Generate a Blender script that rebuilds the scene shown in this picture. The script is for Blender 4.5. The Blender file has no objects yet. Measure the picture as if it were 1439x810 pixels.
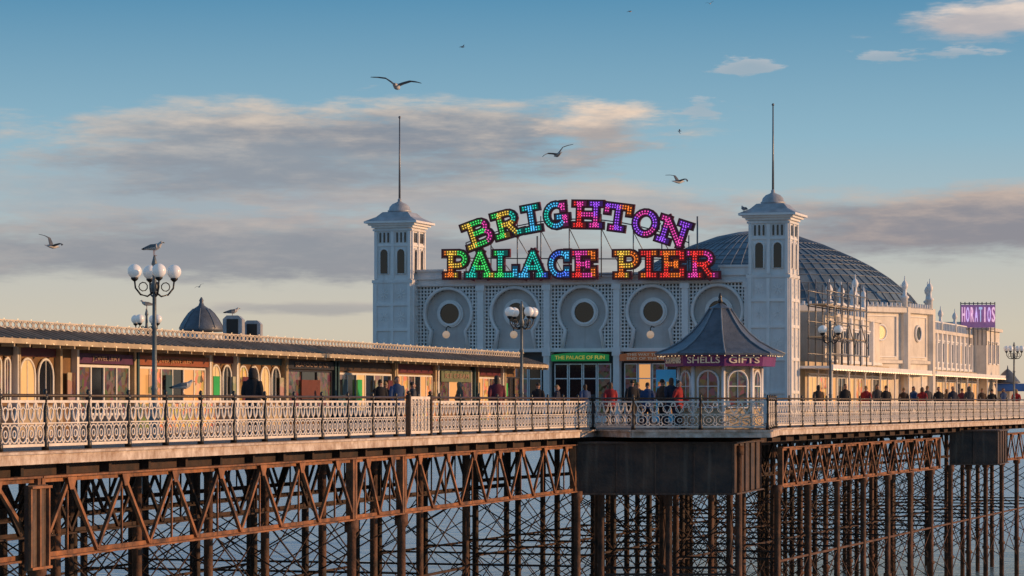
import bpy, bmesh, math, random
from mathutils import Vector, Matrix
random.seed(7)
S=bpy.context.scene; COL=S.collection
F=3900.; CX=719.5; HY=565.; E=10.; DECK=E-.94
PI=math.pi
# ------------------------------------------------------------------ frames
class Frame:
    def __init__(s,ox,oy,deg):
        s.ox,s.oy,s.ang=ox,oy,math.radians(deg); s.c=math.cos(s.ang); s.s=math.sin(s.ang)
    def pt(s,x,y,z=0): return Vector((s.ox+s.c*x-s.s*y, s.oy+s.s*x+s.c*y, DECK+z))
    def sx(s,px,t=0.):
        k=(px-CX)/F
        return (k*(s.oy+s.c*t)-s.ox+s.s*t)/(s.c-k*s.s)
    def Y(s,x,t): return s.oy+s.s*x+s.c*t
    def z(s,py,x,t=0.): return (HY-py)/F*s.Y(x,t)+.94
WF=Frame(0,0,0)
L=Frame(-9.71,52.6,74.4)
RF=Frame(9.7,102.,70.4)
PF=Frame(3.38,130.,-18.)
def wx(px,Y): return (px-CX)/F*Y
def wz(py,Y): return (HY-py)/F*Y+.94
# ------------------------------------------------------------------ mesh builder
class MB:
    def __init__(s): s.v=[];s.f=[];s.mi=[];s.sm=[];s.cur=0
    def add(s,vs,fs,smooth=False):
        b=len(s.v); s.v+= [Vector(v) for v in vs]
        for f in fs: s.f.append([b+i for i in f]); s.mi.append(s.cur); s.sm.append(smooth)
    def box(s,x0,x1,y0,y1,z0,z1):
        s.add([(x0,y0,z0),(x1,y0,z0),(x1,y1,z0),(x0,y1,z0),(x0,y0,z1),(x1,y0,z1),(x1,y1,z1),(x0,y1,z1)],
              [(0,3,2,1),(4,5,6,7),(0,1,5,4),(1,2,6,5),(2,3,7,6),(3,0,4,7)])
        return s
    def bar(s,p0,p1,w,h,up=(0,0,1)):
        p0=Vector(p0);p1=Vector(p1);d=(p1-p0).normalized();u=Vector(up)
        if abs(d.dot(u))>.99: u=Vector((0,1,0))
        a=d.cross(u).normalized()*w/2; b=a.cross(d).normalized()*h/2
        vs=[p0-a-b,p0+a-b,p0+a+b,p0-a+b,p1-a-b,p1+a-b,p1+a+b,p1-a+b]
        s.add(vs,[(0,1,2,3),(7,6,5,4),(0,4,5,1),(1,5,6,2),(2,6,7,3),(3,7,4,0)]); return s
    def tube(s,pts,r,n=8,side=(1,0,0),closed=False,smooth=True):
        pts=[Vector(p) for p in pts]; N=len(pts); vs=[];fs=[]
        if not isinstance(r,(list,tuple)): r=[r]*N
        for i,p in enumerate(pts):
            a=pts[(i-1)%N] if (closed or i>0) else p; b=pts[(i+1)%N] if (closed or i<N-1) else p
            d=(b-a).normalized(); h=Vector(side)
            if abs(d.dot(h))>.97: h=Vector((0,1,0)) if abs(d.y)<.9 else Vector((0,0,1))
            n1=(h-d*h.dot(d)).normalized(); n2=d.cross(n1)
            ra,rb=r[i] if isinstance(r[i],(list,tuple)) else (r[i],r[i])
            for k in range(n):
                t=2*PI*k/n+PI/n
                vs.append(p+n1*(ra*math.cos(t))+n2*(rb*math.sin(t)))
        M=N if closed else N-1
        for i in range(M):
            j=(i+1)%N
            for k in range(n):
                fs.append((i*n+k,i*n+(k+1)%n,j*n+(k+1)%n,j*n+k))
        if not closed:
            fs.append(tuple(reversed(range(n)))); fs.append(tuple(range((N-1)*n,N*n)))
        s.add(vs,fs,smooth); return s
    def lathe(s,prof,n=16,c=(0,0,0),a0=0.,smooth=True,cap=True):
        vs=[];fs=[];cx,cy,cz=c
        for r,z in prof:
            for k in range(n):
                t=a0+2*PI*k/n; vs.append((cx+r*math.cos(t),cy+r*math.sin(t),cz+z))
        for i in range(len(prof)-1):
            for k in range(n): fs.append((i*n+k,i*n+(k+1)%n,(i+1)*n+(k+1)%n,(i+1)*n+k))
        if cap:
            fs.append(tuple(reversed(range(n)))); fs.append(tuple(range((len(prof)-1)*n,len(prof)*n)))
        s.add(vs,fs,smooth); return s
    def ball(s,c,r,n=10,m=6,sz=1.):
        pr=[(max(r*math.sin(PI*i/m),r*.02),-r*sz*math.cos(PI*i/m)) for i in range(m+1)]
        return s.lathe(pr,n,c)
    def prism(s,poly,ext):
        n=len(poly); e=Vector(ext); vs=[Vector(p) for p in poly]+[Vector(p)+e for p in poly]
        fs=[tuple(range(n)),tuple(reversed(range(n,2*n)))]+[(i,(i+1)%n,n+(i+1)%n,n+i) for i in range(n)]
        s.add(vs,fs); return s
    def pxz(s,poly,y0,y1): return s.prism([(x,y0,z) for x,z in poly],(0,y1-y0,0))
    def ring_xz(s,c,r0,r1,y0,y1,n=32):
        vs=[];fs=[]
        for k in range(n):
            t=2*PI*k/n;cc,ss=math.cos(t),math.sin(t)
            for r,y in ((r0,y0),(r1,y0),(r1,y1),(r0,y1)): vs.append((c[0]+r*cc,y,c[1]+r*ss))
        for k in range(n):
            j=(k+1)%n
            for q in range(4): fs.append((k*4+q,k*4+(q+1)%4,j*4+(q+1)%4,j*4+q))
        s.add(vs,fs); return s
    def mesh(s,name,mats,org=Vector((0,0,0)),M=None,recalc=True):
        me=bpy.data.meshes.new(name)
        me.from_pydata([tuple((M@v if M else v)-org) for v in s.v],[],s.f)
        for m in (mats if isinstance(mats,(list,tuple)) else [mats]): me.materials.append(m)
        me.polygons.foreach_set('material_index',s.mi); me.polygons.foreach_set('use_smooth',s.sm)
        if recalc:
            bm=bmesh.new();bm.from_mesh(me);bmesh.ops.recalc_face_normals(bm,faces=bm.faces);bm.to_mesh(me);bm.free()
        me.update(); return me
ORG={}
def tag(o,label=None,cat=None,group=None,kind=None):
    if label:o['label']=label
    if cat:o['category']=cat
    if group:o['group']=group
    if kind:o['kind']=kind
    return o
def thing(name,label,cat,fr=WF,org=(0,0,0),group=None,rz=0.,kind=None):
    o=bpy.data.objects.new(name,None); COL.objects.link(o); o.empty_display_size=.3
    o.location=fr.pt(*org); o.rotation_euler=(0,0,fr.ang+rz); ORG[o]=Vector(org)
    return tag(o,label,cat,group,kind)
def part(name,mb,mats,parent,label=None):
    o=bpy.data.objects.new(name,mb.mesh(name,mats,ORG.get(parent,Vector((0,0,0)))) if isinstance(mb,MB) else mb)
    COL.objects.link(o); o.parent=parent; ORG[o]=ORG.get(parent,Vector((0,0,0)))
    if label:o['label']=label
    return o
def solo(name,mb,mats,label,cat,fr=WF,org=(0,0,0),group=None,kind=None):
    o=bpy.data.objects.new(name,mb.mesh(name,mats,Vector(org))); COL.objects.link(o)
    o.location=fr.pt(*org); o.rotation_euler=(0,0,fr.ang); ORG[o]=Vector(org)
    return tag(o,label,cat,group,kind)
def textmesh(txt,size,ext=.01,m=None,width=None):
    cu=bpy.data.curves.new('t','FONT'); cu.body=txt; cu.size=size; cu.extrude=ext; cu.align_x='CENTER'; cu.align_y='CENTER'; cu.offset=size*.012; cu.resolution_u=3
    o=bpy.data.objects.new('t',cu); COL.objects.link(o)
    dg=bpy.context.evaluated_depsgraph_get(); dg.update()
    me=bpy.data.meshes.new_from_object(o.evaluated_get(dg)); bpy.data.objects.remove(o)
    me.materials.clear(); me.materials.append(m)
    if width:
        xs=[v.co.x for v in me.vertices]; w=max(xs)-min(xs)
        for v in me.vertices: v.co.x*=width/w
    return me
def textpart(txt,size,m,parent,pos,rz=0.,width=None,name='lettering',ext=.01):
    me=textmesh(txt,size,ext,m,width)
    M=Matrix.Translation(Vector(pos)-ORG.get(parent,Vector((0,0,0))))@Matrix.Rotation(rz,4,'Z')@Matrix.Rotation(PI/2,4,'X')
    me.transform(M); o=bpy.data.objects.new(name,me); COL.objects.link(o); o.parent=parent; return o
# ------------------------------------------------------------------ materials
def s2l(c):
    return tuple(((x/255)/12.92 if x/255<=.04045 else ((x/255+.055)/1.055)**2.4) for x in c)
def mat(name,col,rough=.6,metal=0.,var=.3,scale=2.,bump=.15,col2=None,emit=0.,ecol=None,bscale=None,stretch=(1,1,1),streak=0.):
    m=bpy.data.materials.new(name); m.use_nodes=True; nt=m.node_tree; b=nt.nodes['Principled BSDF']
    tc=nt.nodes.new('ShaderNodeTexCoord'); mp=nt.nodes.new('ShaderNodeMapping'); mp.inputs['Scale'].default_value=stretch
    nt.links.new(tc.outputs['Object'],mp.inputs['Vector'])
    nz=nt.nodes.new('ShaderNodeTexNoise'); nz.inputs['Scale'].default_value=scale; nz.inputs['Detail'].default_value=4; nz.inputs['Roughness'].default_value=.65
    nt.links.new(mp.outputs['Vector'],nz.inputs['Vector'])
    rp=nt.nodes.new('ShaderNodeValToRGB'); rp.color_ramp.elements[0].position=.33; rp.color_ramp.elements[1].position=.66
    c2=col2 or tuple(x*(1-var) for x in col)
    rp.color_ramp.elements[0].color=(*c2,1); rp.color_ramp.elements[1].color=(*[min(1,x*(1+var*.25)) for x in col],1)
    nt.links.new(nz.outputs['Fac'],rp.inputs['Fac']); out=rp.outputs['Color']
    if streak:   # vertical rain and rust streaks
        mp2=nt.nodes.new('ShaderNodeMapping'); mp2.inputs['Scale'].default_value=(5,5,.35); nt.links.new(tc.outputs['Object'],mp2.inputs['Vector'])
        n3=nt.nodes.new('ShaderNodeTexNoise'); n3.inputs['Scale'].default_value=1.; n3.inputs['Detail'].default_value=3; nt.links.new(mp2.outputs[0],n3.inputs['Vector'])
        mr=nt.nodes.new('ShaderNodeMapRange'); mr.inputs[1].default_value=.52; mr.inputs[2].default_value=.75; mr.inputs[3].default_value=0; mr.inputs[4].default_value=streak; nt.links.new(n3.outputs['Fac'],mr.inputs[0])
        mx=nt.nodes.new('ShaderNodeMix'); mx.data_type='RGBA'; nt.links.new(mr.outputs[0],mx.inputs[0]); nt.links.new(out,mx.inputs[6]); mx.inputs[7].default_value=(.30,.22,.15,1); out=mx.outputs[2]
    nt.links.new(out,b.inputs['Base Color'])
    b.inputs['Roughness'].default_value=rough; b.inputs['Metallic'].default_value=metal
    if bump:
        n2=nt.nodes.new('ShaderNodeTexNoise'); n2.inputs['Scale'].default_value=bscale or scale*8; n2.inputs['Detail'].default_value=2
        nt.links.new(mp.outputs['Vector'],n2.inputs['Vector'])
        bp=nt.nodes.new('ShaderNodeBump'); bp.inputs['Strength'].default_value=bump; bp.inputs['Distance'].default_value=.05
        nt.links.new(n2.outputs['Fac'],bp.inputs['Height']); nt.links.new(bp.outputs['Normal'],b.inputs['Normal'])
    if emit:
        b.inputs['Emission Strength'].default_value=emit
        m.cycles.emission_sampling='NONE'
        if ecol: b.inputs['Emission Color'].default_value=(*ecol,1)
        else: nt.links.new(rp.outputs['Color'],b.inputs['Emission Color'])
    return m
def goods(name,tint,emit,scale=5.,sat=.7):
    m=bpy.data.materials.new(name); m.use_nodes=True; nt=m.node_tree; b=nt.nodes['Principled BSDF']
    tc=nt.nodes.new('ShaderNodeTexCoord'); vo=nt.nodes.new('ShaderNodeTexVoronoi'); vo.inputs['Scale'].default_value=scale
    nt.links.new(tc.outputs['Object'],vo.inputs['Vector'])
    mx=nt.nodes.new('ShaderNodeMix'); mx.data_type='RGBA'; mx.blend_type='MULTIPLY'; mx.inputs[0].default_value=1
    hs=nt.nodes.new('ShaderNodeHueSaturation'); hs.inputs['Saturation'].default_value=sat
    nt.links.new(vo.outputs['Color'],hs.inputs['Color']); nt.links.new(hs.outputs['Color'],mx.inputs[6]); mx.inputs[7].default_value=(*tint,1)
    nt.links.new(mx.outputs[2],b.inputs['Base Color']); nt.links.new(mx.outputs[2],b.inputs['Emission Color'])
    b.inputs['Emission Strength'].default_value=emit; b.inputs['Roughness'].default_value=.15
    m.cycles.emission_sampling='NONE'
    return m
def plainemit(name,col,es,base=None):
    return mat(name,base or col,rough=.35,var=.25,scale=3,bump=0,emit=es,ecol=col)
m_white=mat('white_paint',(.80,.79,.765),.55,var=.16,scale=.7,bump=.10,bscale=9,streak=.22)
m_white2=mat('white_trim',(.87,.86,.83),.5,var=.10,scale=1.5,bump=.06,streak=.12)
m_board=mat('shaded_niche_boarding',(.64,.63,.61),.55,var=.15,scale=1.2,bump=.06,streak=.2)  # white boards toned down; niche shadow put into their colour
m_pav=mat('pavilion_cream',(.80,.73,.62),.55,var=.22,scale=.9,bump=.10,bscale=9,streak=.30)
m_recess=mat('recess_shade',(.10,.10,.105),.6,var=.2,scale=1.2)  # dark backing: recess shade put into the wall colour behind the lattice
m_cream=mat('cream_paint',(.56,.44,.28),.6,var=.3,scale=1.5)
m_crest=mat('cresting_paint',(.70,.61,.49),.6,var=.3,scale=2)
m_yellow=mat('ochre_paint',(.24,.13,.05),.55,var=.4,scale=1.5)
m_rail=mat('rail_cream_iron',(.86,.77,.66),.5,var=.22,scale=3,bump=.05)
m_black=mat('black_iron',(.02,.018,.017),.4,var=.3,scale=5)
m_hand=mat('handrail_wood',(.08,.045,.025),.5,var=.4,scale=4)
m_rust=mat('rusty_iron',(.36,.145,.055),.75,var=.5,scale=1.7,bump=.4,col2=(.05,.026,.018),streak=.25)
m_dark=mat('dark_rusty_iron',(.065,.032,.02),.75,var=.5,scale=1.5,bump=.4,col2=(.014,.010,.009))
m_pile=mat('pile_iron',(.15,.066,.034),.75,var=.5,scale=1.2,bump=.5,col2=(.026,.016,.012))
m_piledk=mat('shadowed_pile_iron',(.055,.028,.018),.75,var=.5,scale=1.2,bump=.5,col2=(.014,.010,.009))  # darker copy of the pile iron, under-deck shade put into its colour
m_plate=mat('plate_girder_iron',(.10,.052,.03),.6,var=.5,scale=1.4,bump=.4,col2=(.026,.018,.015),streak=.3)
m_edge=mat('deck_edge_paint',(.70,.61,.52),.6,var=.45,scale=2.5,bump=.25,col2=(.36,.24,.16),streak=.5)
m_deck=mat('deck_planks',(.22,.16,.11),.7,var=.4,scale=2,stretch=(6,.4,1))
m_slate=mat('kiosk_lead',(.125,.145,.175),.4,var=.35,scale=2.5,bump=.3)
m_dome=mat('dome_lead',(.16,.225,.275),.42,var=.5,scale=.9,bump=.25,streak=.12)
m_rib=mat('dome_rib',(.25,.29,.33),.5,var=.3,scale=2)
m_roof=mat('shop_roof',(.24,.19,.15),.65,var=.5,scale=1.2,col2=(.11,.085,.07))
m_roofrib=mat('shop_roof_rib',(.32,.25,.19),.65,var=.4,scale=1.2)
m_glass=mat('dark_glass',(.012,.014,.018),.08,var=.2,scale=2,bump=0)
m_warm=plainemit('lit_window',(1,.52,.18),.70,(.35,.22,.09))
m_bulb=plainemit('warm_bulb',(1,.66,.34),.9)
m_bulbw=plainemit('canopy_bulb',(1,.66,.34),2.)
m_globe=mat('milk_glass_glow',(.90,.88,.84),.15,var=.06,bump=0,emit=.10)  # lamps are unlit; faint glow added to whiten the globes
m_globew=plainemit('lit_globe',(1,.66,.42),.30,(.6,.45,.34))
m_purple=mat('purple_board',(.20,.028,.17),.45,var=.25)
m_goldtx=mat('cream_lettering',(.70,.58,.42),.5,var=.1,bump=0,emit=.08)
m_green=mat('green_board_glow',(.03,.42,.09),.45,var=.15,emit=.12)  # unlit board, small glow added to brighten its green
m_redor=mat('orange_board',(.34,.10,.04),.45,var=.2)
m_teal=mat('teal_paint',(.03,.09,.11),.5,var=.3)
m_navy=mat('navy_paint',(.025,.028,.045),.5,var=.3)
m_brown=mat('dark_brown_board',(.06,.035,.022),.5,var=.3)
m_wine=mat('wine_board',(.14,.02,.03),.5,var=.3)
m_goods1=goods('shop_goods_warm',(.85,.45,.18),.42,5,.5)
m_goods2=goods('shop_goods_dim',(.20,.14,.11),.16,6,.6)
m_goods3=goods('poster_paper',(.55,.46,.34),.06,2.5,.35)
m_open=plainemit('lit_interior',(1,.45,.14),.68,(.3,.17,.08))
m_grey=mat('galvanised_box',(.46,.48,.50),.45,.1,var=.3)
m_blue=mat('blue_canvas',(.03,.12,.36),.7,var=.2)
m_skin=mat('skin',(.45,.26,.19),.55,var=.1,bump=0)
m_hair=mat('dark_hair',(.03,.02,.015),.6,var=.3)
m_steel=mat('steel_pole',(.22,.22,.22),.4,.5,var=.3)
m_lampi=mat('lamp_iron',(.16,.19,.20),.45,.1,var=.3)
# ------------------------------------------------------------------ camera, sun, world
cam=bpy.data.cameras.new('Camera'); co=bpy.data.objects.new('Camera',cam); COL.objects.link(co); S.camera=co
cam.sensor_width=36; cam.lens=36*F/1439.; co.location=(0,0,E); co.rotation_euler=(PI/2,0,0); cam.shift_y=(HY-404.5)/1439.; cam.clip_end=20000; cam.clip_start=.5
sd=Vector((.98,-.02,.17)).normalized()
sl=bpy.data.lights.new('Sun','SUN'); sl.energy=3.7; sl.angle=math.radians(.6); sl.color=(1,.57,.28)
so=bpy.data.objects.new('Sun',sl); COL.objects.link(so); so.rotation_euler=sd.to_track_quat('Z','Y').to_euler(); so.location=(60,60,60)
S.view_settings.view_transform='Standard'; S.view_settings.look='None'; S.view_settings.exposure=0
def make_world():
    w=bpy.data.worlds.new('World'); S.world=w; w.use_nodes=True; nt=w.node_tree; N=nt.nodes; K=nt.links
    bg=N['Background']
    def m(op,a,b=None,c=None,clamp=False):
        n=N.new('ShaderNodeMath'); n.operation=op; n.use_clamp=clamp
        for i,v in enumerate((a,b,c)):
            if v is None: continue
            if isinstance(v,(int,float)): n.inputs[i].default_value=v
            else: K.new(v,n.inputs[i])
        return n.outputs[0]
    def ss(v,a,b,lo=0,hi=1):
        n=N.new('ShaderNodeMapRange'); n.interpolation_type='SMOOTHSTEP'
        K.new(v,n.inputs[0]); n.inputs[1].default_value=a; n.inputs[2].default_value=b; n.inputs[3].default_value=lo; n.inputs[4].default_value=hi
        return n.outputs[0]
    def mix(f,a,b):
        n=N.new('ShaderNodeMix'); n.data_type='RGBA'; K.new(f,n.inputs[0])
        for i,v in ((6,a),(7,b)):
            if isinstance(v,tuple): n.inputs[i].default_value=(*v,1)
            else: K.new(v,n.inputs[i])
        return n.outputs[2]
    tc=N.new('ShaderNodeTexCoord'); sp=N.new('ShaderNodeSeparateXYZ'); K.new(tc.outputs['Generated'],sp.inputs[0])
    az=m('MULTIPLY',m('ARCTAN2',sp.outputs[0],sp.outputs[1]),3900.); el=m('MULTIPLY',m('ARCSINE',sp.outputs[2]),3900.)
    rp=N.new('ShaderNodeValToRGB'); cr=rp.color_ramp
    st=[(0,(208,190,168)),(100,(206,197,178)),(180,(194,194,186)),(260,(172,190,195)),(370,(142,180,198)),(570,(88,144,178)),(1150,(84,140,192))]
    cr.elements[0].position=0; cr.elements[0].color=(*s2l(st[0][1]),1); cr.elements[1].position=1150/1200; cr.elements[1].color=(*s2l(st[-1][1]),1)
    for e,c in st[1:-1]:
        q=cr.elements.new(e/1200); q.color=(*s2l(c),1)
    K.new(m('DIVIDE',el,1200.),rp.inputs[0])
    def noise(sx,sy,off,detail=5,rough=.6):
        cb=N.new('ShaderNodeCombineXYZ'); K.new(m('DIVIDE',az,sx),cb.inputs[0]); K.new(m('DIVIDE',el,sy),cb.inputs[1]); cb.inputs[2].default_value=off
        n=N.new('ShaderNodeTexNoise'); n.inputs['Scale'].default_value=1; n.inputs['Detail'].default_value=detail; n.inputs['Roughness'].default_value=rough
        K.new(cb.outputs[0],n.inputs['Vector']); return n.outputs['Fac']
    n1=noise(290,48,1.3,6,.62); n2=noise(110,24,5.1,6,.62); n3=noise(420,60,9.7,3)
    base=rp.outputs[0]
    base=mix(ss(m('MULTIPLY',n3,ss(el,150,60,.3,1)),.40,.62,0,.4),base,s2l((212,188,166)))
    clouds=[ # px,py,rx,ry,density,amp,dark,light
        (260,262,520,110,.62,.8,(158,165,174),(196,190,184)),
        (300,352,900,66,.82,.8,(136,139,149),(182,174,170)),
        (1330,316,480,66,.90,.7,(138,135,143),(200,178,164)),
        (700,290,500,46,.66,.9,(164,160,164),(212,192,176)),
        (400,215,560,80,.88,.9,(142,149,159),(200,192,184)),
        (640,188,380,58,.90,.9,(134,142,154),(212,198,184)),
        (845,186,115,48,.92,.8,(170,162,160),(244,218,194)),
        (1400,38,160,40,.90,1.0,(188,180,180),(240,220,204)),
        (1052,95,44,16,.5,1.8,(180,182,186),(226,212,204)),
        (985,150,34,18,.45,1.8,(180,182,186),(220,208,202)),
        (1310,84,90,10,.45,1.8,(180,182,186),(220,208,202)),
        (430,432,200,14,.6,1.0,(150,150,156),(188,178,172)),
    ]
    for px,py,rx,ry,den,amp,dk,lt in clouds:
        a=px-CX; b=HY-py
        dx=m('DIVIDE',m('SUBTRACT',az,float(a)),float(rx)); dy=m('DIVIDE',m('SUBTRACT',el,float(b)),float(ry))
        d=m('SQRT',m('ADD',m('MULTIPLY',dx,dx),m('MULTIPLY',dy,dy)))
        nn=m('ADD',m('MULTIPLY',n1,.58),m('MULTIPLY',n2,.42)) if rx>100 else n2
        q=m('ADD',m('SUBTRACT',.95,d),m('MULTIPLY',m('SUBTRACT',nn,.5),amp*2.8))
        msk=ss(q,0.,.58,0,den)
        sh=ss(m('ADD',m('ADD',m('MULTIPLY',dy,.42),m('MULTIPLY',m('SUBTRACT',n2,.5),1.7)),m('MULTIPLY',m('SUBTRACT',.5,q),.40)),-.25,.6)
        base=mix(msk,base,mix(sh,s2l(dk),s2l(lt)))
    sk=N.new('ShaderNodeTexSky'); sk.sky_type='NISHITA'; sk.sun_disc=False
    sk.sun_elevation=math.asin(sd.z); sk.sun_rotation=math.atan2(sd.x,sd.y)
    vm=N.new('ShaderNodeVectorMath'); vm.operation='SCALE'; K.new(sk.outputs[0],vm.inputs[0]); vm.inputs[3].default_value=.15
    K.new(mix(ss(el,1100.,4200.),base,vm.outputs[0]),bg.inputs['Color']); bg.inputs['Strength'].default_value=1.
make_world()
# ------------------------------------------------------------------ water
def water():
    m=bpy.data.materials.new('sea_water'); m.use_nodes=True; nt=m.node_tree; b=nt.nodes['Principled BSDF']
    b.inputs['Base Color'].default_value=(.25,.42,.50,1); b.inputs['Roughness'].default_value=.16; b.inputs['IOR'].default_value=1.33; b.inputs['Specular IOR Level'].default_value=.42
    tc=nt.nodes.new('ShaderNodeTexCoord')
    h=None
    for sc,st,amt in ((.9,(.35,1,1),1.),(3.5,(.5,1,1),.35),(.16,(.5,1,1),2.4)):
        mp=nt.nodes.new('ShaderNodeMapping'); mp.inputs['Scale'].default_value=st; mp.inputs['Rotation'].default_value=(0,0,.3); nt.links.new(tc.outputs['Object'],mp.inputs[0])
        n=nt.nodes.new('ShaderNodeTexNoise'); n.inputs['Scale'].default_value=sc; n.inputs['Detail'].default_value=3; nt.links.new(mp.outputs[0],n.inputs['Vector'])
        k=nt.nodes.new('ShaderNodeMath'); k.operation='MULTIPLY'; nt.links.new(n.outputs['Fac'],k.inputs[0]); k.inputs[1].default_value=amt
        if h is None: h=k.outputs[0]
        else:
            a=nt.nodes.new('ShaderNodeMath'); a.operation='ADD'; nt.links.new(h,a.inputs[0]); nt.links.new(k.outputs[0],a.inputs[1]); h=a.outputs[0]
    bp=nt.nodes.new('ShaderNodeBump'); bp.inputs['Strength'].default_value=.6; bp.inputs['Distance'].default_value=.45
    nt.links.new(h,bp.inputs['Height']); nt.links.new(bp.outputs['Normal'],b.inputs['Normal'])
    mb=MB(); z=-DECK
    mb.add([(-6000,-400,z),(6000,-400,z),(6000,12000,z),(-6000,12000,z)],[(0,1,2,3)])
    solo('water',mb,m,'rippled grey blue sea under and beyond the pier','sea',kind='structure')
water()
# ------------------------------------------------------------------ deck
def loc2(fr,x,y): p=fr.pt(x,y); return (p.x,p.y)
sB=L.sx(832); 
near=[loc2(L,-10,-.15),loc2(L,sB,-.15),(wx(888,94.7),94.7),(wx(1082,94.7),94.7),loc2(RF,-.1,-.15),loc2(RF,100,-.15)]
poly=near+[loc2(RF,100,30),loc2(L,-10,24)]
deck=thing('boardwalk','timber pier deck with a pale painted edge board above rusty girders','deck',kind='structure')
part('planks',MB().prism([(x,y,-.06) for x,y in poly],(0,0,.06)),m_deck,deck)
for i in range(5):
    a=near[i];b=near[i+1]
    part('edge_board',MB().bar((a[0],a[1],-.165),(b[0],b[1],-.165),.1,.2).bar((a[0],a[1],-.04),(b[0],b[1],-.04),.22,.05),m_edge,deck)
for fr,s0,s1,tt in ((L,-9,sB,22),(RF,.5,98,27)):
    s=s0
    while s<s1:
        a=fr.pt(s,.25);b=fr.pt(s,tt)
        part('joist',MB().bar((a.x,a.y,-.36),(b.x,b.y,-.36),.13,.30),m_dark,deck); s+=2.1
    for t,h in ((.55,.26),(4.,.42),(9.,.42)):  # dark beams added to close joist gaps and darken below the deck
        a=fr.pt(s0-1,t);b=fr.pt(s1,t)
        part('gap_stringer',MB().bar((a.x,a.y,-.28-h/2),(b.x,b.y,-.28-h/2),.2,h),m_dark,deck)
# ------------------------------------------------------------------ railings
SP=2.03
def panel_mesh(W):
    mb=MB(); b=.026
    for z,h in ((.10,.055),(.53,.026),(.955,.05)): mb.box(.04,W-.04,-.017,.017,z-h/2,z+h/2)
    n=5; p=(W-.12)/n
    def ring(cx,cz,rx,rz,k=14,r=.017):
        mb.tube([(cx+rx*math.cos(2*PI*i/k),0,cz+rz*math.sin(2*PI*i/k)) for i in range(k)],r,4,side=(0,1,0),closed=True)
    for i in range(n):
        cx=.06+p*(i+.5)
        ring(cx,.32,p*.44,.17); ring(cx,.32,p*.18,.07,10)
        ring(cx,.71,p*.32,.125,12)
        if i<n-1: ring(cx+p/2,.86,p*.18,.065,8); ring(cx+p/2,.19,p*.14,.055,8)
        mb.bar((cx-p/2,0,.13),(cx-p*.3,0,.22),.022,b); mb.bar((cx+p/2,0,.13),(cx+p*.3,0,.22),.022,b)
        mb.bar((cx-p/2,0,.52),(cx-p*.3,0,.43),.022,b); mb.bar((cx+p/2,0,.52),(cx+p*.3,0,.43),.022,b)
        mb.bar((cx,0,.55),(cx-p*.48,0,.93),.022,b); mb.bar((cx,0,.55),(cx+p*.48,0,.93),.022,b)
    return mb.mesh('panel',m_rail)
def post_mesh():
    mb=MB(); mb.lathe([(.075,0),(.075,.12),(.045,.16),(.04,.5),(.055,.53),(.04,.56),(.038,.98),(.06,1.02),(.06,1.08),(.03,1.10),(.045,1.14),(.03,1.19),(.005,1.21)],10)
    return mb.mesh('post',m_black)
PM=post_mesh(); PAN={}
def railing(label,fr,pts):
    org=(pts[0][0],pts[0][1],0)
    r=thing('railing',label,'railing',fr,org)
    for i in range(len(pts)-1):
        a=Vector((*pts[i],0));b=Vector((*pts[i+1],0)); Ln=(b-a).length; n=max(1,round(Ln/SP)); w=round(Ln/n,3)
        if w not in PAN: PAN[w]=panel_mesh(w)
        d=(b-a)/n; ang=math.atan2(d.y,d.x)
        for k in range(n+(1 if i==len(pts)-2 else 0)):
            p=a+d*k-Vector(org)
            o=bpy.data.objects.new('post',PM);COL.objects.link(o);o.parent=r;o.location=p
            if k<n:
                o=bpy.data.objects.new('panel',PAN[w]);COL.objects.link(o);o.parent=r;o.location=p;o.rotation_euler=(0,0,ang)
        part('handrail',MB().tube([a+Vector((0,0,1.07)),b+Vector((0,0,1.07))],.035,8),m_hand,r)
    return r
r0=railing('cream filigree railing along the near left deck edge, below the shop row',L,[(-8.12,0),(sB,0)])
xa,xb=L.sx(571),L.sx(600)
mb=MB().box(xa,xb,-.10,-.07,.06,.14).box(xa,xb,-.10,-.07,1.02,1.1)
for i in range(6):
    for j in range(6):
        mb.ring_xz((xa+(xb-xa)*(i+.5)/6,.15+.87*(j+.5)/6),.045,.085,-.11,-.08,10)
    x=xa+(xb-xa)*(i+.5)/6; mb.box(x-.02,x+.02,-.098,-.085,.1,1.06)
part('ornamental_panel',mb,m_rail,r0)
for x in (xa-.05,xb+.05): part('panel_post',MB().box(x-.05,x+.05,-.14,-.02,0,1.15).ball((x,-.08,1.2),.06),m_hand,r0)
eB=L.pt(sB,0)
railing('cream filigree railing around the projecting bay of the purple kiosk',WF,[(eB.x+.05,eB.y-.1),(wx(890,95),95.),(wx(1079,95),95.),(RF.pt(-.25,0).x,RF.pt(-.25,0).y)])
railing('cream filigree railing along the far right deck edge, past the kiosk bay',RF,[(0,0),(83,0)])
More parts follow.
